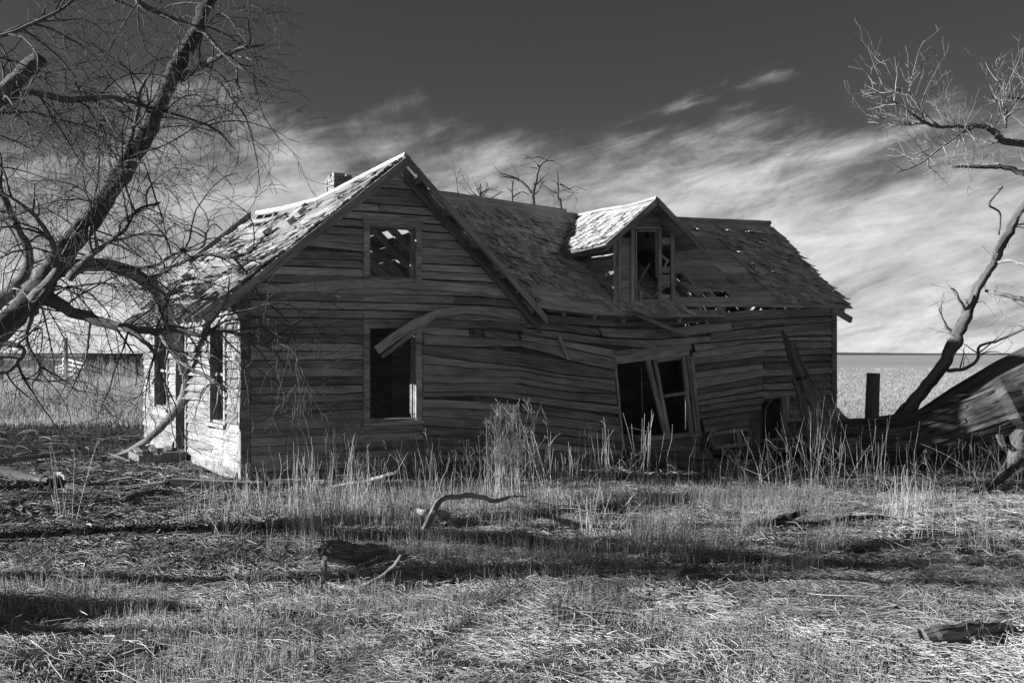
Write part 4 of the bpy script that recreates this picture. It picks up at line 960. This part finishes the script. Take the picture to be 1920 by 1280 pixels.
# ================================================================== FENCES AT THE BACK
def post(label, x, ytop, wpx, Y, group=None, cat='fence post', tone=1.0):
    b = px(x, 700, Y); top = EYE + (HY - ytop) / F * Y; r = wpx * .5 * Y / F; C = np.array([[b.x, Y, -.1, r * 1.04], [b.x, Y, top * .5, r], [b.x + random.uniform(-.03, .03), Y, top, r * .95]])
    MB().sweep(limb_rings(catmull(C, 3), 9, .06, int(x)), tone, smooth=False).build('fence_post', 'post', None, label, cat, group, base=True)
post('stout square-cut timber fence post between house and fallen tree', 1635, 699, 27, 19.5)
post('thick weathered fence post standing at the edge of the tall grass', 75, 666, 12, 36)
post('tall round pole rising above the corral beside the pipe gate', 124, 633, 8, 38)
for x, yt in ((0, 667), (101, 676)): post('short old corral post left of the pipe gate in the tall grass', x, yt, 5, 42, 'short posts by the corral')
cor = empty('corral_fence', (px(215, 0, 42).x, 42, 0), 'dark plank corral fence with posts behind the tall grass', 'fence')
for k in range(5):
    z = .35 + k * .29
    a, b = px(158, 0, 42), px(300, 0, 42.5); MB().bar((a.x, 42 + .05 * (k % 2), z + .1), (b.x, 42.5 + .05 * (k % 2), z + .1), (0, 0, .31), (0, .05, 0), random.uniform(.7, 1.1), nst=4, jit=.01).build('plank', 'post', cor)
for x in (144, 160, 190, 211, 249, 268):
    a = px(x, 0, 41.9); MB().box((a.x - .09, 41.8, -.1), (a.x + .09, 41.93, EYE + (HY - 672 + random.uniform(0, 6)) / F * 41.9), 1).build('post', 'post', cor)
gt = empty('pipe_gate', (px(138, 0, 39).x, 39, 0), 'pale pipe gate hanging open beside the tall corral pole', 'gate')
def pipe(name, a, b, r, par):
    MB().sweep(limb_rings(np.array([[*a, r], [*((a + b) / 2), r], [*b, r]]), 7, 0, 1), 1, smooth=True).build(name, 'metal', par)
for k in range(4): pipe('rail', px(119, 672 + k * 9, 41), px(158, 682 + k * 8.2, 36.5), .034, gt)
for x, y0, y1, Y in ((119, 671, 706, 41), (158, 680, 716, 36.5), (138, 676, 708, 38.7)): pipe('upright', px(x, y0, Y), px(x, y1, Y), .04, gt)
rf = empty('rail_fence', (px(100, 0, 45).x, 45, 0), 'low weathered board fence running behind the pipe gate', 'fence')
for (x0, y0), (x1, y1) in (((92, 692), (119, 684)), ((92, 698), (119, 690)), ((94, 702), (119, 697))): MB().bar(px(x0, y0, 45), px(x1, y1, 43), (0, 0, .06), (0, .05, 0), .7).build('rail', 'metal', rf)
for x in (97, 110): MB().bar(px(x, 685, 44.5), px(x, 738, 44.5), (.14, 0, 0), (0, .1, 0), 1).build('post', 'post', rf)
tr = empty('rail_fence', (px(40, 0, 37).x, 37, 0), 'single pole rail fence at the thick post', 'fence')
MB().bar(px(-40, 662, 37), px(72, 668, 36.3), (0, 0, .09), (0, .08, 0), .8, nst=4, jit=.02).build('rail', 'post', tr)
MB().bar(px(48, 668, 37.2), px(70, 677, 36.3), (0, 0, .06), (0, .06, 0), .8).build('brace', 'post', tr)
MB().bar(px(1, 664, 37.1), px(1, 760, 37.1), (.14, 0, 0), (0, .14, 0), .8).build('post', 'post', tr)

# ================================================================== THINGS LYING IN THE YARD
stp = empty('doorstep', H(-.55, 3.7, 0), 'old concrete doorstep of two slabs below the side doorway', 'step')
MB().box((-.8, 3.1, -.05), (-.46, 4.05, .15), .65, H).build('slab', 'concrete', stp); MB().box((-.455, 3.15, -.05), (-.06, 4.1, .175), .55, H).build('slab', 'concrete', stp)
for k in range(3): MB().bar(H(-.78 + .24 * k, 3.15 + .1 * k, .19), H(-.7 + .25 * k, 4.0, .2), H(.1, 0, 0) - H(0, 0, 0), (0, 0, .02), .8, nst=3).build('board', 'bleached', stp)
def stick(name, label, pts, mat='bare', sides=8, tone=1.0, cat='branch', rough=.14, ridge=.03):
    """pts: (x, y, width px, height over ground or None for depth from ground)"""
    Y0 = None; W = []
    for x, y, w, zh in pts:
        Y = (EYE - zh) * F / (y - HY); W.append([(x - CX) / F * Y, Y, zh + float(hz((x - CX) / F * Y, Y)), w * .5 * Y / F])
    C = catmull(np.array(W), 6); C[1:-1, :3] += rng.normal(0, 1, (len(C) - 2, 3)) * C[1:-1, 3:4] * .12
    return MB().sweep(limb_rings(C, sides + 6, rough, len(pts), ridge + .04), tone, smooth=False).build(name, mat, None, label, cat, base=True)
lg = empty('log', gpx(650, 1075), 'dark rotten log end with a curved pale branch lying in the straw', 'log')
def stick_part(parent, name, pts, **k):
    o = stick(name, None, pts, cat=None, **k); o.parent = parent; o.location = o.location - WLOC[parent.name]; return o
stick_part(lg, 'log_body', [(603, 1024, 18, .2), (615, 1030, 34, .17), (650, 1037, 36, .13), (690, 1037, 28, .1), (725, 1030, 14, .06)], mat='bark', sides=16, rough=.3, ridge=.12, tone=1.1)
stick_part(lg, 'branch_stub', [(608, 1040, 10, .24), (608, 1062, 11, .12), (607, 1090, 11, .0)], tone=1.1)
stick_part(lg, 'curved_branch', [(612, 1088, 9, .02), (640, 1098, 11, .02), (675, 1098, 11, .02), (715, 1075, 6, .1), (740, 1052, 5, .2), (752, 1032, 4, .28)], tone=1.5)
rt = stick('root', 'grey arched root with pale knot rising out of the grass', [(794, 1000, 13, .0), (808, 975, 13, .16), (820, 946, 11, .3), (838, 933, 10, .34), (860, 930, 10, .33), (885, 927, 10, .33), (910, 930, 9, .28), (930, 938, 7, .2), (960, 932, 5, .16), (985, 930, 3, .12)], tone=1.1, ridge=.08)
stick('root', 'short pale curled root under the arched root', [(772, 952, 8, .14), (790, 958, 11, .16), (815, 962, 12, .16), (838, 965, 16, .1), (842, 1000, 14, -.02)], tone=1.35)
stick('branch', 'long pale curved stick leaning out of the weeds below the front window', [(612, 912, 6, .03), (660, 906, 7, .08), (700, 895, 7, .16), (745, 877, 6, .34)], tone=1.7, sides=6)
stick('branch', 'dark forked branch lying on the bright straw below the low hatch', [(1440, 992, 14, .03), (1475, 975, 14, .08), (1500, 962, 8, .18), (1512, 957, 5, .22)], tone=.35, mat='bark')
stick('branch', 'long dark fallen limb half buried in straw', [(1480, 985, 16, .02), (1540, 980, 14, .04), (1590, 971, 14, .06), (1640, 968, 13, .05), (1690, 973, 9, .02)], tone=.35, mat='bark')
stick('log', 'thick dark log lying in the straw shade', [(1688, 1212, 22, .02), (1720, 1205, 25, .06), (1780, 1195, 28, .08), (1840, 1182, 28, .08), (1885, 1180, 20, .06), (1905, 1182, 10, .04)], tone=.8, mat='log', sides=18, cat='log', ridge=.06, rough=.2)
stick('branch', 'thin dark limb lying across the shaded straw', [(1640, 1160, 8, .02), (1700, 1148, 12, .03), (1770, 1156, 12, .03), (1850, 1165, 6, .02)], tone=.4, mat='bark')
stick('branch', 'dark branch end poking up by the fallen trunk', [(1820, 925, 14, .04), (1860, 905, 16, .1), (1890, 890, 14, .16), (1915, 860, 12, .32), (1935, 850, 8, .4)], tone=.45, mat='bark')
stick('branch', 'long grey limb lying in the dark litter before the doorstep', [(-20, 870, 10, .1), (60, 853, 9, .16), (130, 848, 8, .18), (200, 852, 6, .1), (245, 866, 5, .04)], tone=.6)
stick('log', 'thick dark log lying across the litter at the yard edge', [(-40, 882, 17, .08), (60, 893, 18, .08), (120, 912, 16, .06), (190, 930, 11, .03), (225, 938, 5, .02)], tone=.5, mat='bark', cat='log', sides=14, rough=.2, ridge=.08)
stick('branch', 'dark bent branch lying in front of the house corner', [(215, 945, 8, .02), (260, 930, 9, .06), (300, 925, 9, .06), (345, 928, 6, .03)], tone=.5)
stick('branch', 'dark stub leaning against the weeds by the front corner', [(505, 938, 12, .0), (500, 925, 11, .06), (503, 910, 10, .18), (495, 897, 8, .28)], tone=.3, mat='bark')
def ground_board(label, p0, p1, w, th, tone, lift=.02):
    A, B = gpx(*p0), gpx(*p1); A.z += lift; B.z += lift; dr = (B - A).normalized(); sd = Vector((-dr.y, dr.x, 0)) * w
    MB().bar(A, B, sd, (0, 0, th), tone, nst=5, jit=.004).build('plank', 'trim', None, label, 'plank', base=True)
ground_board('long grey beam lying along the foot of the front wall', (322, 923), (530, 921), .16, .14, .8, .07)
ground_board('weathered timber end poking out of the shaded grass', (1150, 1082), (1274, 1090), .1, .07, .6, .02)
ground_board('short splintered plank standing by the timber end', (1262, 1098), (1280, 1072), .06, .1, .6, .05)
for k, (p0, p1) in enumerate((((1050, 868), (1160, 872)), ((1180, 868), (1330, 862)), ((1330, 852), (1450, 858)), ((860, 900), (1000, 886)))):
    ground_board(['broken grey plank fallen under the warped clapboards', 'rotten wall plate lying below the wrecked double window', 'rotten sill timber lying below the low hatch', 'slumped plank lying in the weeds by the front gable'][k], p0, p1, .18, .12, .55, .08)
stick('log', 'split grey log lying under the wrecked double window', [(1185, 868, 22, .1), (1230, 862, 26, .12), (1290, 866, 26, .1), (1360, 872, 18, .06)], tone=.55, cat='log', sides=10, ridge=.08)
# scraps in the litter
for k, (x, y, a, L, w) in enumerate(((130, 905, .4, .5, .1), (165, 912, -.3, .45, .09), (190, 915, .1, .4, .1), (60, 910, .2, .35, .1), (215, 905, .9, .5, .12), (262, 925, .5, .55, .1), (235, 890, -.6, .4, .1), (300, 900, .2, .35, .08))):
    c = gpx(x, y); dv = Vector((math.cos(a), math.sin(a) * .8, .05)) * L * .5
    MB().bar(c - dv + Vector((0, 0, .03)), c + dv + Vector((0, 0, .06)), Vector((-dv.y, dv.x, 0)).normalized() * w, (0, 0, .02), 1.2 if k % 2 else .8, nst=3, jit=.01).build('board_scrap', 'bleached', None, 'splintered pale board scrap lying in the dark litter before the doorstep', 'scrap', 'board scraps in the litter')
c = gpx(100, 912); rings = []
for k in range(9):
    an = -.4 + 3.6 * k / 8; ring = []
    for r, z in ((.05, .10), (.10, .16), (.17, .13), (.19, .02), (.165, .02), (.15, .10), (.1, .135)): ring.append(c + Vector((math.cos(an) * r, math.sin(an) * r * .7, z)))
    rings.append(ring)
MB().sweep(rings, 1).build('broken_basin', 'enamel', None, 'broken pale enamel basin lying in the dark litter', 'basin', base=True)
# a leaning panel seen through the lower front window
MB().bar(H(1.45, .55, .12), H(1.75, .5, 1.1), H(.35, .1, -.1) - H(0, 0, 0), H(.0, .02, 0) - H(0, 0, 0), 2.0).build('cupboard_door', 'trim', None, 'old cupboard door leaning inside the lower front window', 'door', base=True)

# ================================================================== GRASS, STRAW AND WEEDS
def inside_house(X, Y, m=.0):
    dx, dy = X - C0[0], Y - C0[1]; s = dx * UX + dy * UY; d = -dx * UY + dy * UX
    return ((s > -m) & (s < 4.6 + m) & (d > -m) & (d < 7.2 + m)) | ((s > 4 - m) & (s < 10.75 + m) & (d > -m) & (d < 4.4 + m))
def vnoise(x, y, f, seed):
    r = np.random.default_rng(seed); G = r.random((64, 64)); u = x * f; v = y * f; i = np.floor(u).astype(int); j = np.floor(v).astype(int); a = u - i; b = v - j
    a = a * a * (3 - 2 * a); b = b * b * (3 - 2 * b); g = lambda p, q: G[p % 64, q % 64]
    return (g(i, j) * (1 - a) + g(i + 1, j) * a) * (1 - b) + (g(i, j + 1) * (1 - a) + g(i + 1, j + 1) * a) * b
def scatter(n, y0, y1, pw=1.0, side=.50):
    """points in the view wedge and a little to its sides, denser towards the camera"""
    Y = y0 * (y1 / y0) ** (rng.random(n) ** pw); X = (rng.random(n) * 2 - 1) * (side * Y + .8); return X, Y
def straw(name, X, Y, L, w, tone, pitch, mat='straw', hmax=.03, az=None):
    N = len(X); a = rng.uniform(0, np.pi * 2, N) if az is None else az; p = rng.normal(0, pitch, N); z = hz(X, Y) + rng.random(N) ** 2 * hmax + .003
    d = np.stack([np.cos(a) * np.cos(p), np.sin(a) * np.cos(p), np.sin(p)], 1) * (L * .5)[:, None]; c = np.stack([X, Y, z + np.abs(d[:, 2])], 1)
    bend = rng.normal(0, .08, (N, 3)) * L[:, None]; bend[:, 2] = np.abs(bend[:, 2]) * .5
    P = np.stack([c - d, c + bend, c + d], 1); R = np.stack([w, w, w * .6], 1) * .5
    V, Q, T = tubes(P, R, 3, tone); return V, Q, T
def blades(X, Y, h, w, lean, tone, K=3, bendy=.3, sides=3):
    N = len(X); z = hz(X, Y); a = rng.uniform(0, 2 * np.pi, N); l = np.abs(rng.normal(0, lean, N)); P = np.zeros((N, K, 3)); R = np.zeros((N, K))
    for k in range(K):
        t = k / (K - 1); off = h * (np.sin(l) * t + bendy * l * t * t)
        P[:, k, 0] = X + np.cos(a) * off; P[:, k, 1] = Y + np.sin(a) * off; P[:, k, 2] = z + h * np.cos(l) * t - .01 * (k == 0); R[:, k] = w * .5 * (1 - .65 * t)
    return tubes(P, R, sides, tone)
# straw litter over the yard
X, Y = scatter(250000, 5.2, 17.5, .95)
den = np.clip(-.85 + .75 * vnoise(X, Y, .4, 60) + 1.0 * vnoise(X, Y, .95, 1) + 1.1 * vnoise(X, Y, 2.4, 2) + .6 * vnoise(X, Y, 6, 22), .05, 1)
pxx = CX + F * X / Y
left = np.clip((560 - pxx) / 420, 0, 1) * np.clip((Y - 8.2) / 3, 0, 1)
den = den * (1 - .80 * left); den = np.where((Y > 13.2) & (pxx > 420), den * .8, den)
keep = (rng.random(len(X)) < den) & ~inside_house(X, Y, .05); X, Y = X[keep], Y[keep]; N = len(X)
az = 7.0 * vnoise(X, Y, .8, 31) + 5.0 * vnoise(X, Y, 2.3, 32) + rng.normal(0, .55, N)       # swept into mats
parts = [straw('s', X, Y, rng.uniform(.03, .15, N) * (1 + .03 * (Y - 6)), rng.uniform(.0026, .0056, N) * (1 + .05 * (Y - 6)), rng.uniform(.55, 1.2, N) * (.55 + .6 * vnoise(X, Y, 1.7, 41)), .18, hmax=.045, az=az)]
X, Y = scatter(3000, 5.2, 16, 1.0); keep = ~inside_house(X, Y, .2) & (rng.random(len(X)) < .25 + vnoise(X, Y, .8, 33)); X, Y = X[keep], Y[keep]; N = len(X)
parts.append(straw('s', X, Y, rng.uniform(.18, .48, N), rng.uniform(.0035, .0065, N) * (1 + .05 * (Y - 6)), rng.uniform(.45, 1.25, N), .07, hmax=.07, az=rng.normal(0, .9, N)))
V, Q, T = merge(parts); np_build('straw_litter', V, Q, T, 'straw', kind='stuff', label='pale straw and grass stalks strewn over the dark yard soil', cat='straw')
# dark broken litter under the left tree
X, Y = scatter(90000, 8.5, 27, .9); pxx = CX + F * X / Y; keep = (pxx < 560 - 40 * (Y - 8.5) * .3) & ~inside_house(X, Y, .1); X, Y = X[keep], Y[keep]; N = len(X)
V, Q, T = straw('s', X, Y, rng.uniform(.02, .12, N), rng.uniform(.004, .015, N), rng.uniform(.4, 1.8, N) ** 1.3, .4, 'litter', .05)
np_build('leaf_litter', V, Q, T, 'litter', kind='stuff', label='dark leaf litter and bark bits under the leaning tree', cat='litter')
# short upright stubble
X, Y = scatter(70000, 5.4, 14.5, .8); pxx = CX + F * X / Y
den = .5 * vnoise(X, Y, .7, 5) + .5 * vnoise(X, Y, 2.2, 6); keep = (rng.random(len(X)) < np.clip((den - .42) * 2.6, 0, 1)) & ~((pxx < 300 + 300 * vnoise(X, Y, 1.2, 62)) & (Y > 8)) & ~inside_house(X, Y, .05); X, Y = X[keep], Y[keep]; N = len(X)
mid = np.clip((Y - 7.8) / 1.5, 0, 1) * np.clip((13 - Y) / 1.2, 0, 1)
V, Q, T = blades(X, Y, rng.uniform(.05, .16, N) * (1 + 1.1 * mid), rng.uniform(.003, .006, N) * (1 + .04 * (Y - 6)), .3, rng.uniform(.5, 1.2, N))
np_build('stubble', V, Q, T, 'straw', kind='stuff', label='short dry grass stubble standing in the yard', cat='grass')
# middle band of standing dry grass
X, Y = scatter(20000, 9.0, 13.2, 1.0); pxx = CX + F * X / Y; den = vnoise(X, Y, .8, 8) * .6 + vnoise(X, Y, 2.4, 9) * .5
keep = (rng.random(len(X)) < np.clip((den - .45) * 3, 0, 1)) & (pxx > 380 + 260 * vnoise(X, Y, 1.5, 61)) & (pxx < 1250 + 500 * (vnoise(X, Y, .5, 3) > .45)); X, Y = X[keep], Y[keep]; N = len(X)
V, Q, T = blades(X, Y, rng.uniform(.08, .30, N), rng.uniform(.0035, .0065, N), .2, rng.uniform(.5, 1.2, N))
np_build('dry_grass', V, Q, T, 'grass', kind='stuff', label='band of standing dry grass in front of the house', cat='grass')
# dense tall grass at the left back
X = rng.uniform(-24, -6.5, 70000); Y = 25.5 + 16 * rng.random(70000) ** 1.3; keep = (X / Y < -.305) & (X / Y > -.52) & (rng.random(len(X)) < .35 + vnoise(X, Y, .35, 12)); X, Y = X[keep], Y[keep]; N = len(X)
edge = np.clip((Y - 25.5) / 2.5, .25, 1)
V, Q, T = blades(X, Y, rng.uniform(.4, .98, N) * edge * (.7 + .5 * vnoise(X, Y, .5, 13)) * (1.12 - .014 * (Y - 25)), rng.uniform(.012, .022, N), .12, rng.uniform(.55, 1.25, N), bendy=.8)
np_build('tall_grass', V, Q, T, 'grass', kind='stuff', label='dense pale tall dry grass behind the yard', cat='grass')
X = rng.uniform(-16.5, -12.2, 2600); Y = rng.uniform(35, 41, 2600); keep = (X / Y < -.315) & (rng.random(2600) < vnoise(X, Y, .8, 71) * 1.2); X, Y = X[keep], Y[keep]; N = len(X)
V, Q, T = blades(X, Y, rng.uniform(.7, 1.55, N), rng.uniform(.012, .02, N), .08, rng.uniform(.5, 1.1, N), bendy=.8)
np_build('tall_grass', V, Q, T, 'grass', kind='stuff', label='taller thin grass growing up against the corral fence', cat='grass')
# tufts over the open field
Y = 26 * (140 / 26) ** rng.random(60000); X = Y * rng.uniform(.24, .52, 60000); keep = rng.random(len(X)) < np.clip((vnoise(X, Y, .22, 15) * .7 + vnoise(X, Y, .9, 16) * .5 - .3) * 2, 0.05, 1); X, Y = X[keep], Y[keep]; N = len(X)
V, Q, T = blades(X, Y, rng.uniform(.04, .2, N), rng.uniform(.012, .03, N) * (Y / 30) ** .5, .6, rng.uniform(.5, 1.2, N))
np_build('field_grass', V, Q, T, 'grass', kind='stuff', label='short pale grass tufts over the open field', cat='grass')
Y = 19 * (32 / 19) ** rng.random(9000); X = Y * rng.uniform(.26, .5, 9000); keep = rng.random(len(X)) < vnoise(X, Y, .7, 17); X, Y = X[keep], Y[keep]; N = len(X)
V, Q, T = blades(X, Y, rng.uniform(.1, .5, N), rng.uniform(.008, .014, N), .3, rng.uniform(.5, 1.2, N))
np_build('field_grass', V, Q, T, 'grass', kind='stuff', label='taller grass tufts at the near edge of the open field', cat='grass')

# tall weeds one can pick out
def weed(label, x, y, n, h0, h1, spread, lean, fork=0, w=.006, tone=(.7, 1.2), group=None, name='weed_clump', mat='weed'):
    c = gpx(x, y); Xs = c.x + rng.normal(0, spread, n); Ys = c.y + rng.normal(0, spread * .6, n); ok = ~inside_house(Xs, Ys, .08); Xs, Ys = Xs[ok], Ys[ok]; n = len(Xs)
    hh = rng.uniform(h0, h1, n); a = rng.uniform(0, 2 * np.pi, n); l = np.abs(rng.normal(0, lean, n)); K = 6; P = np.zeros((n, K, 3)); R = np.zeros((n, K)); z = hz(Xs, Ys)
    for k in range(K):
        t = k / (K - 1); off = hh * (np.sin(l) * t + .25 * l * t * t); jx = rng.normal(0, .007, n) * (k > 0)
        P[:, k, 0] = Xs + np.cos(a) * off + jx; P[:, k, 1] = Ys + np.sin(a) * off * .8; P[:, k, 2] = z + hh * np.cos(l) * t - .02 * (k == 0); R[:, k] = w * .5 * (1 - .5 * t)
    br = rng.random(n) < .12                     # snapped stalks
    kk = rng.integers(2, 5, n)
    for i in np.nonzero(br)[0]:
        an = rng.uniform(0, 6.28); dn = rng.uniform(-.9, .35); sl = hh[i] / (K - 1)
        for k in range(kk[i] + 1, K): P[i, k] = P[i, k - 1] + sl * np.array([math.cos(an), math.sin(an) * .6, dn]); P[i, k, 2] = max(P[i, k, 2], z[i] + .01)
    parts = [tubes(P, R, 4, rng.uniform(*tone, n))]
    if fork:
        src = [np.concatenate([P[i], R[i][:, None]], 1)[2:] for i in range(n)]
        for PP, RR, lv in grow_twigs(src, [(fork, .08, .3, .003, 5), (fork * .6, .04, .12, .002, 4)], droop=-.5, flat=1, up=.5, curl=.3): parts.append(tubes(PP, np.maximum(RR, .0015), 3, rng.uniform(*tone, len(PP))))
    V, Q, T = merge(parts); np_build(name, V, Q, T, mat, label=label, cat='weeds', group=group)
for i, (x, y, n, h0, h1, sp, ln, fk, lab) in enumerate((
 (553, 975, 16, .5, .95, .05, .06, 0, 'tight bundle of tall straight pale stalks nearest the front corner'),
 (592, 970, 26, .35, .85, .12, .2, 0, 'loose sheaf of tall pale stalks before the corner window'),
 (630, 985, 22, .3, .7, .14, .3, 0, 'low splayed pale stalks beside the curved stick'),
 (675, 960, 24, .35, .9, .14, .16, 2, 'branched tall stalks below the lower front window'),
 (730, 975, 22, .3, .75, .16, .28, 0, 'splayed straight stalks right of the curved stick'),
 (845, 960, 22, .4, 1.0, .2, .3, 1, 'wide fan of pale stalks above the arched root'),
 (640, 922, 16, .5, .95, .16, .1, 7, 'thin dark feathery weeds against the wall under the window'),
 (800, 922, 18, .3, .75, .16, .15, 6, 'dull feathery weeds against the wall right of the window'),
 (952, 946, 64, .6, 1.16, .13, .08, 10, 'bright bushy branched weed standing against the warped clapboards'),
 (990, 940, 16, .6, 1.05, .18, .12, 6, 'tall thin weeds right of the bright bushy weed'),
 (1050, 955, 34, .25, .75, .1, .14, 0, 'dense upright tuft of pale stalks in front of the buckled wall'),
 (1140, 950, 18, .5, 1.0, .07, .1, 2, 'tall pale stalks left of the wrecked double window'),
 (1212, 945, 22, .5, 1.05, .09, .12, 0, 'tall bundle of stiff pale stalks under the wrecked double window'),
 (1100, 916, 16, .4, .95, .16, .2, 3, 'scattered thin stalks under the buckled wall'),
 (1390, 916, 14, .4, .85, .16, .3, 2, 'crossed pale stalks below the foundation gap'),
 (1455, 922, 16, .5, 1.1, .16, .28, 1, 'tall crossed stalks before the low hatch'),
 (1540, 922, 22, .5, 1.2, .18, .3, 2, 'tall crossed stalks at the splintered stump'),
 (1525, 885, 8, .9, 1.55, .08, .1, 8, 'very tall branched weed beside the splinter'),
 (1610, 925, 20, .5, 1.1, .18, .3, 0, 'crossed stalks along the fallen trunk'),
 (1668, 922, 18, .4, 1.1, .18, .28, 0, 'stalks against the fallen trunk under the live limb'),
 (1695, 975, 34, .3, .62, .1, .16, 0, 'bright upright tuft before the fallen trunk'),
 (1515, 1030, 34, .15, .4, .12, .1, 0, 'pale tuft on the long dark fallen limb'),
 (1575, 1020, 24, .15, .38, .08, .1, 0, 'small dense tuft right along the dark fallen limb'),
 (1120, 1010, 26, .3, .6, .1, .7, 0, 'flattened sheaf of stalks leaning over the shaded grass'),
 (1725, 1015, 12, .3, .62, .15, .1, 0, 'thin upright stalks in the sunlit straw below the trunk'),
 (1850, 900, 22, .3, .8, .3, .5, 1, 'tangled stalks under the raised trunk'),
 (120, 975, 7, .5, .9, .1, .25, 1, 'bent thin stalks in the dark litter'),
 (450, 965, 20, .3, .65, .25, .15, 2, 'thin stalks around the front corner'))):
    weed(lab, x, y, n, h0, h1, sp, ln, fk, tone=(.35, .7) if 'dull' in lab or 'dark' in lab[:10] else (.7, 1.2))
# loose tall weeds between the clumps, and dead sticks in the litter
X = rng.uniform(-3.6, 7.5, 520); Y = rng.uniform(12.3, 14.15, 520) + np.clip(X, 0, 8) * .12; keep = ~inside_house(X, Y, .1) & (rng.random(520) < -.1 + 1.3 * vnoise(X, Y, 1.3, 51)); X, Y = X[keep], Y[keep]; N = len(X); K = 6
hh = rng.uniform(.18, .85, N) ** 1.2; l = np.abs(rng.normal(0, .28, N)); a = rng.uniform(0, 6.28, N); P = np.zeros((N, K, 3)); R = np.zeros((N, K)); z = hz(X, Y)
for k in range(K):
    t = k / (K - 1); off = hh * (np.sin(l) * t + .5 * l * t ** 2.5); P[:, k, 0] = X + np.cos(a) * off + rng.normal(0, .012, N) * (k > 0); P[:, k, 1] = Y + np.sin(a) * off; P[:, k, 2] = z + hh * np.cos(l) * (t - .25 * l * t ** 3) - .02 * (k == 0); R[:, k] = .0028 * (1 - .5 * t)
parts = [tubes(P, R, 3, rng.uniform(.4, 1.2, N))]
for PP, RR, lv in grow_twigs([np.concatenate([P[i], R[i][:, None]], 1)[2:] for i in range(0, N, 3)], [(8, .05, .2, .002, 4)], droop=-.3, flat=1, up=.4, curl=.4): parts.append(tubes(PP, np.maximum(RR, .0015), 3, rng.uniform(.4, 1.1, len(PP))))
V, Q, T = merge(parts); np_build('tall_weeds', V, Q, T, 'weed', kind='stuff', label='loose thin dry weeds all along the front of the house', cat='weeds')
def stick_litter(name, n, xlo, xhi, y0, y1, mat, tone, l0, l1, r0, label):
    Y = rng.uniform(y0, y1, n); X = (rng.uniform(xlo, xhi, n) - CX) / F * Y; ok = ~inside_house(X, Y, .25); X, Y = X[ok], Y[ok]; n = len(X); K = 7; P = np.zeros((n, K, 3)); R = np.zeros((n, K)); L = rng.uniform(l0, l1, n); a = rng.uniform(0, 6.28, n); cu = rng.normal(0, .5, n)
    x, y = X.copy(), Y.copy(); r = rng.uniform(.4, 1, n) * r0; hgt = rng.random(n) * .06
    for k in range(K):
        t = k / (K - 1); P[:, k, 0] = x; P[:, k, 1] = y; P[:, k, 2] = hz(x, y) + r + hgt * 4 * t * (1 - t); R[:, k] = r * (1 - .6 * t); x = x + np.cos(a) * L / K; y = y + np.sin(a) * L / K * .9; a = a + cu / K * 2 + rng.normal(0, .15, n)
    parts = [tubes(P, R, 5, rng.uniform(*tone, n))]
    for PP, RR, lv in grow_twigs([np.concatenate([P[i], R[i][:, None]], 1) for i in range(0, n, 2)], [(3, .1, .35, r0 * .4, 5)], droop=.1, flat=1, up=.15, curl=.5): parts.append(tubes(PP, np.maximum(RR, .002), 3, rng.uniform(*tone, len(PP))))
    V, Q, T = merge(parts); np_build(name, V, Q, T, mat, kind='stuff', label=label, cat='sticks')
stick_litter('stick_litter', 230, -20, 470, 11.5, 24, 'twig', (.6, 2.2), .3, 1.3, .02, 'dead sticks strewn through the dark litter under the leaning tree')
stick_litter('stick_litter', 60, -20, 420, 10.5, 19, 'twigpale', (.5, 1.1), .2, .9, .014, 'pale barkless sticks strewn over the dark litter')
stick_litter('stick_litter', 60, 300, 1950, 6.2, 14, 'twig', (.6, 2.4), .2, .9, .013, 'thin dark sticks lying in the straw of the yard')
# dry tumbleweed tangle by the wall
c = gpx(790, 898); N = 420; d = rng.normal(0, 1, (N, 3)); d /= np.linalg.norm(d, axis=1, keepdims=True); r = .30 * rng.random(N) ** .5
st_ = np.array([c.x, c.y - .1, .26]) + d * r[:, None] * np.array([1.5, .8, .8]); K = 5; P = np.zeros((N, K, 3)); v = rng.normal(0, 1, (N, 3)); v /= np.linalg.norm(v, axis=1, keepdims=True); P[:, 0] = st_
for k in range(1, K): v = v + rng.normal(0, .5, (N, 3)); v /= np.linalg.norm(v, axis=1, keepdims=True); P[:, k] = P[:, k - 1] + v * .05; P[:, k, 2] = np.maximum(P[:, k, 2], .01)
V, Q, T = tubes(P, np.full((N, K), .003), 3, rng.uniform(.3, .9, N)); np_build('tumbleweed', V, Q, T, 'weed', label='dark tangled tumbleweed lodged against the front wall', cat='tumbleweed')
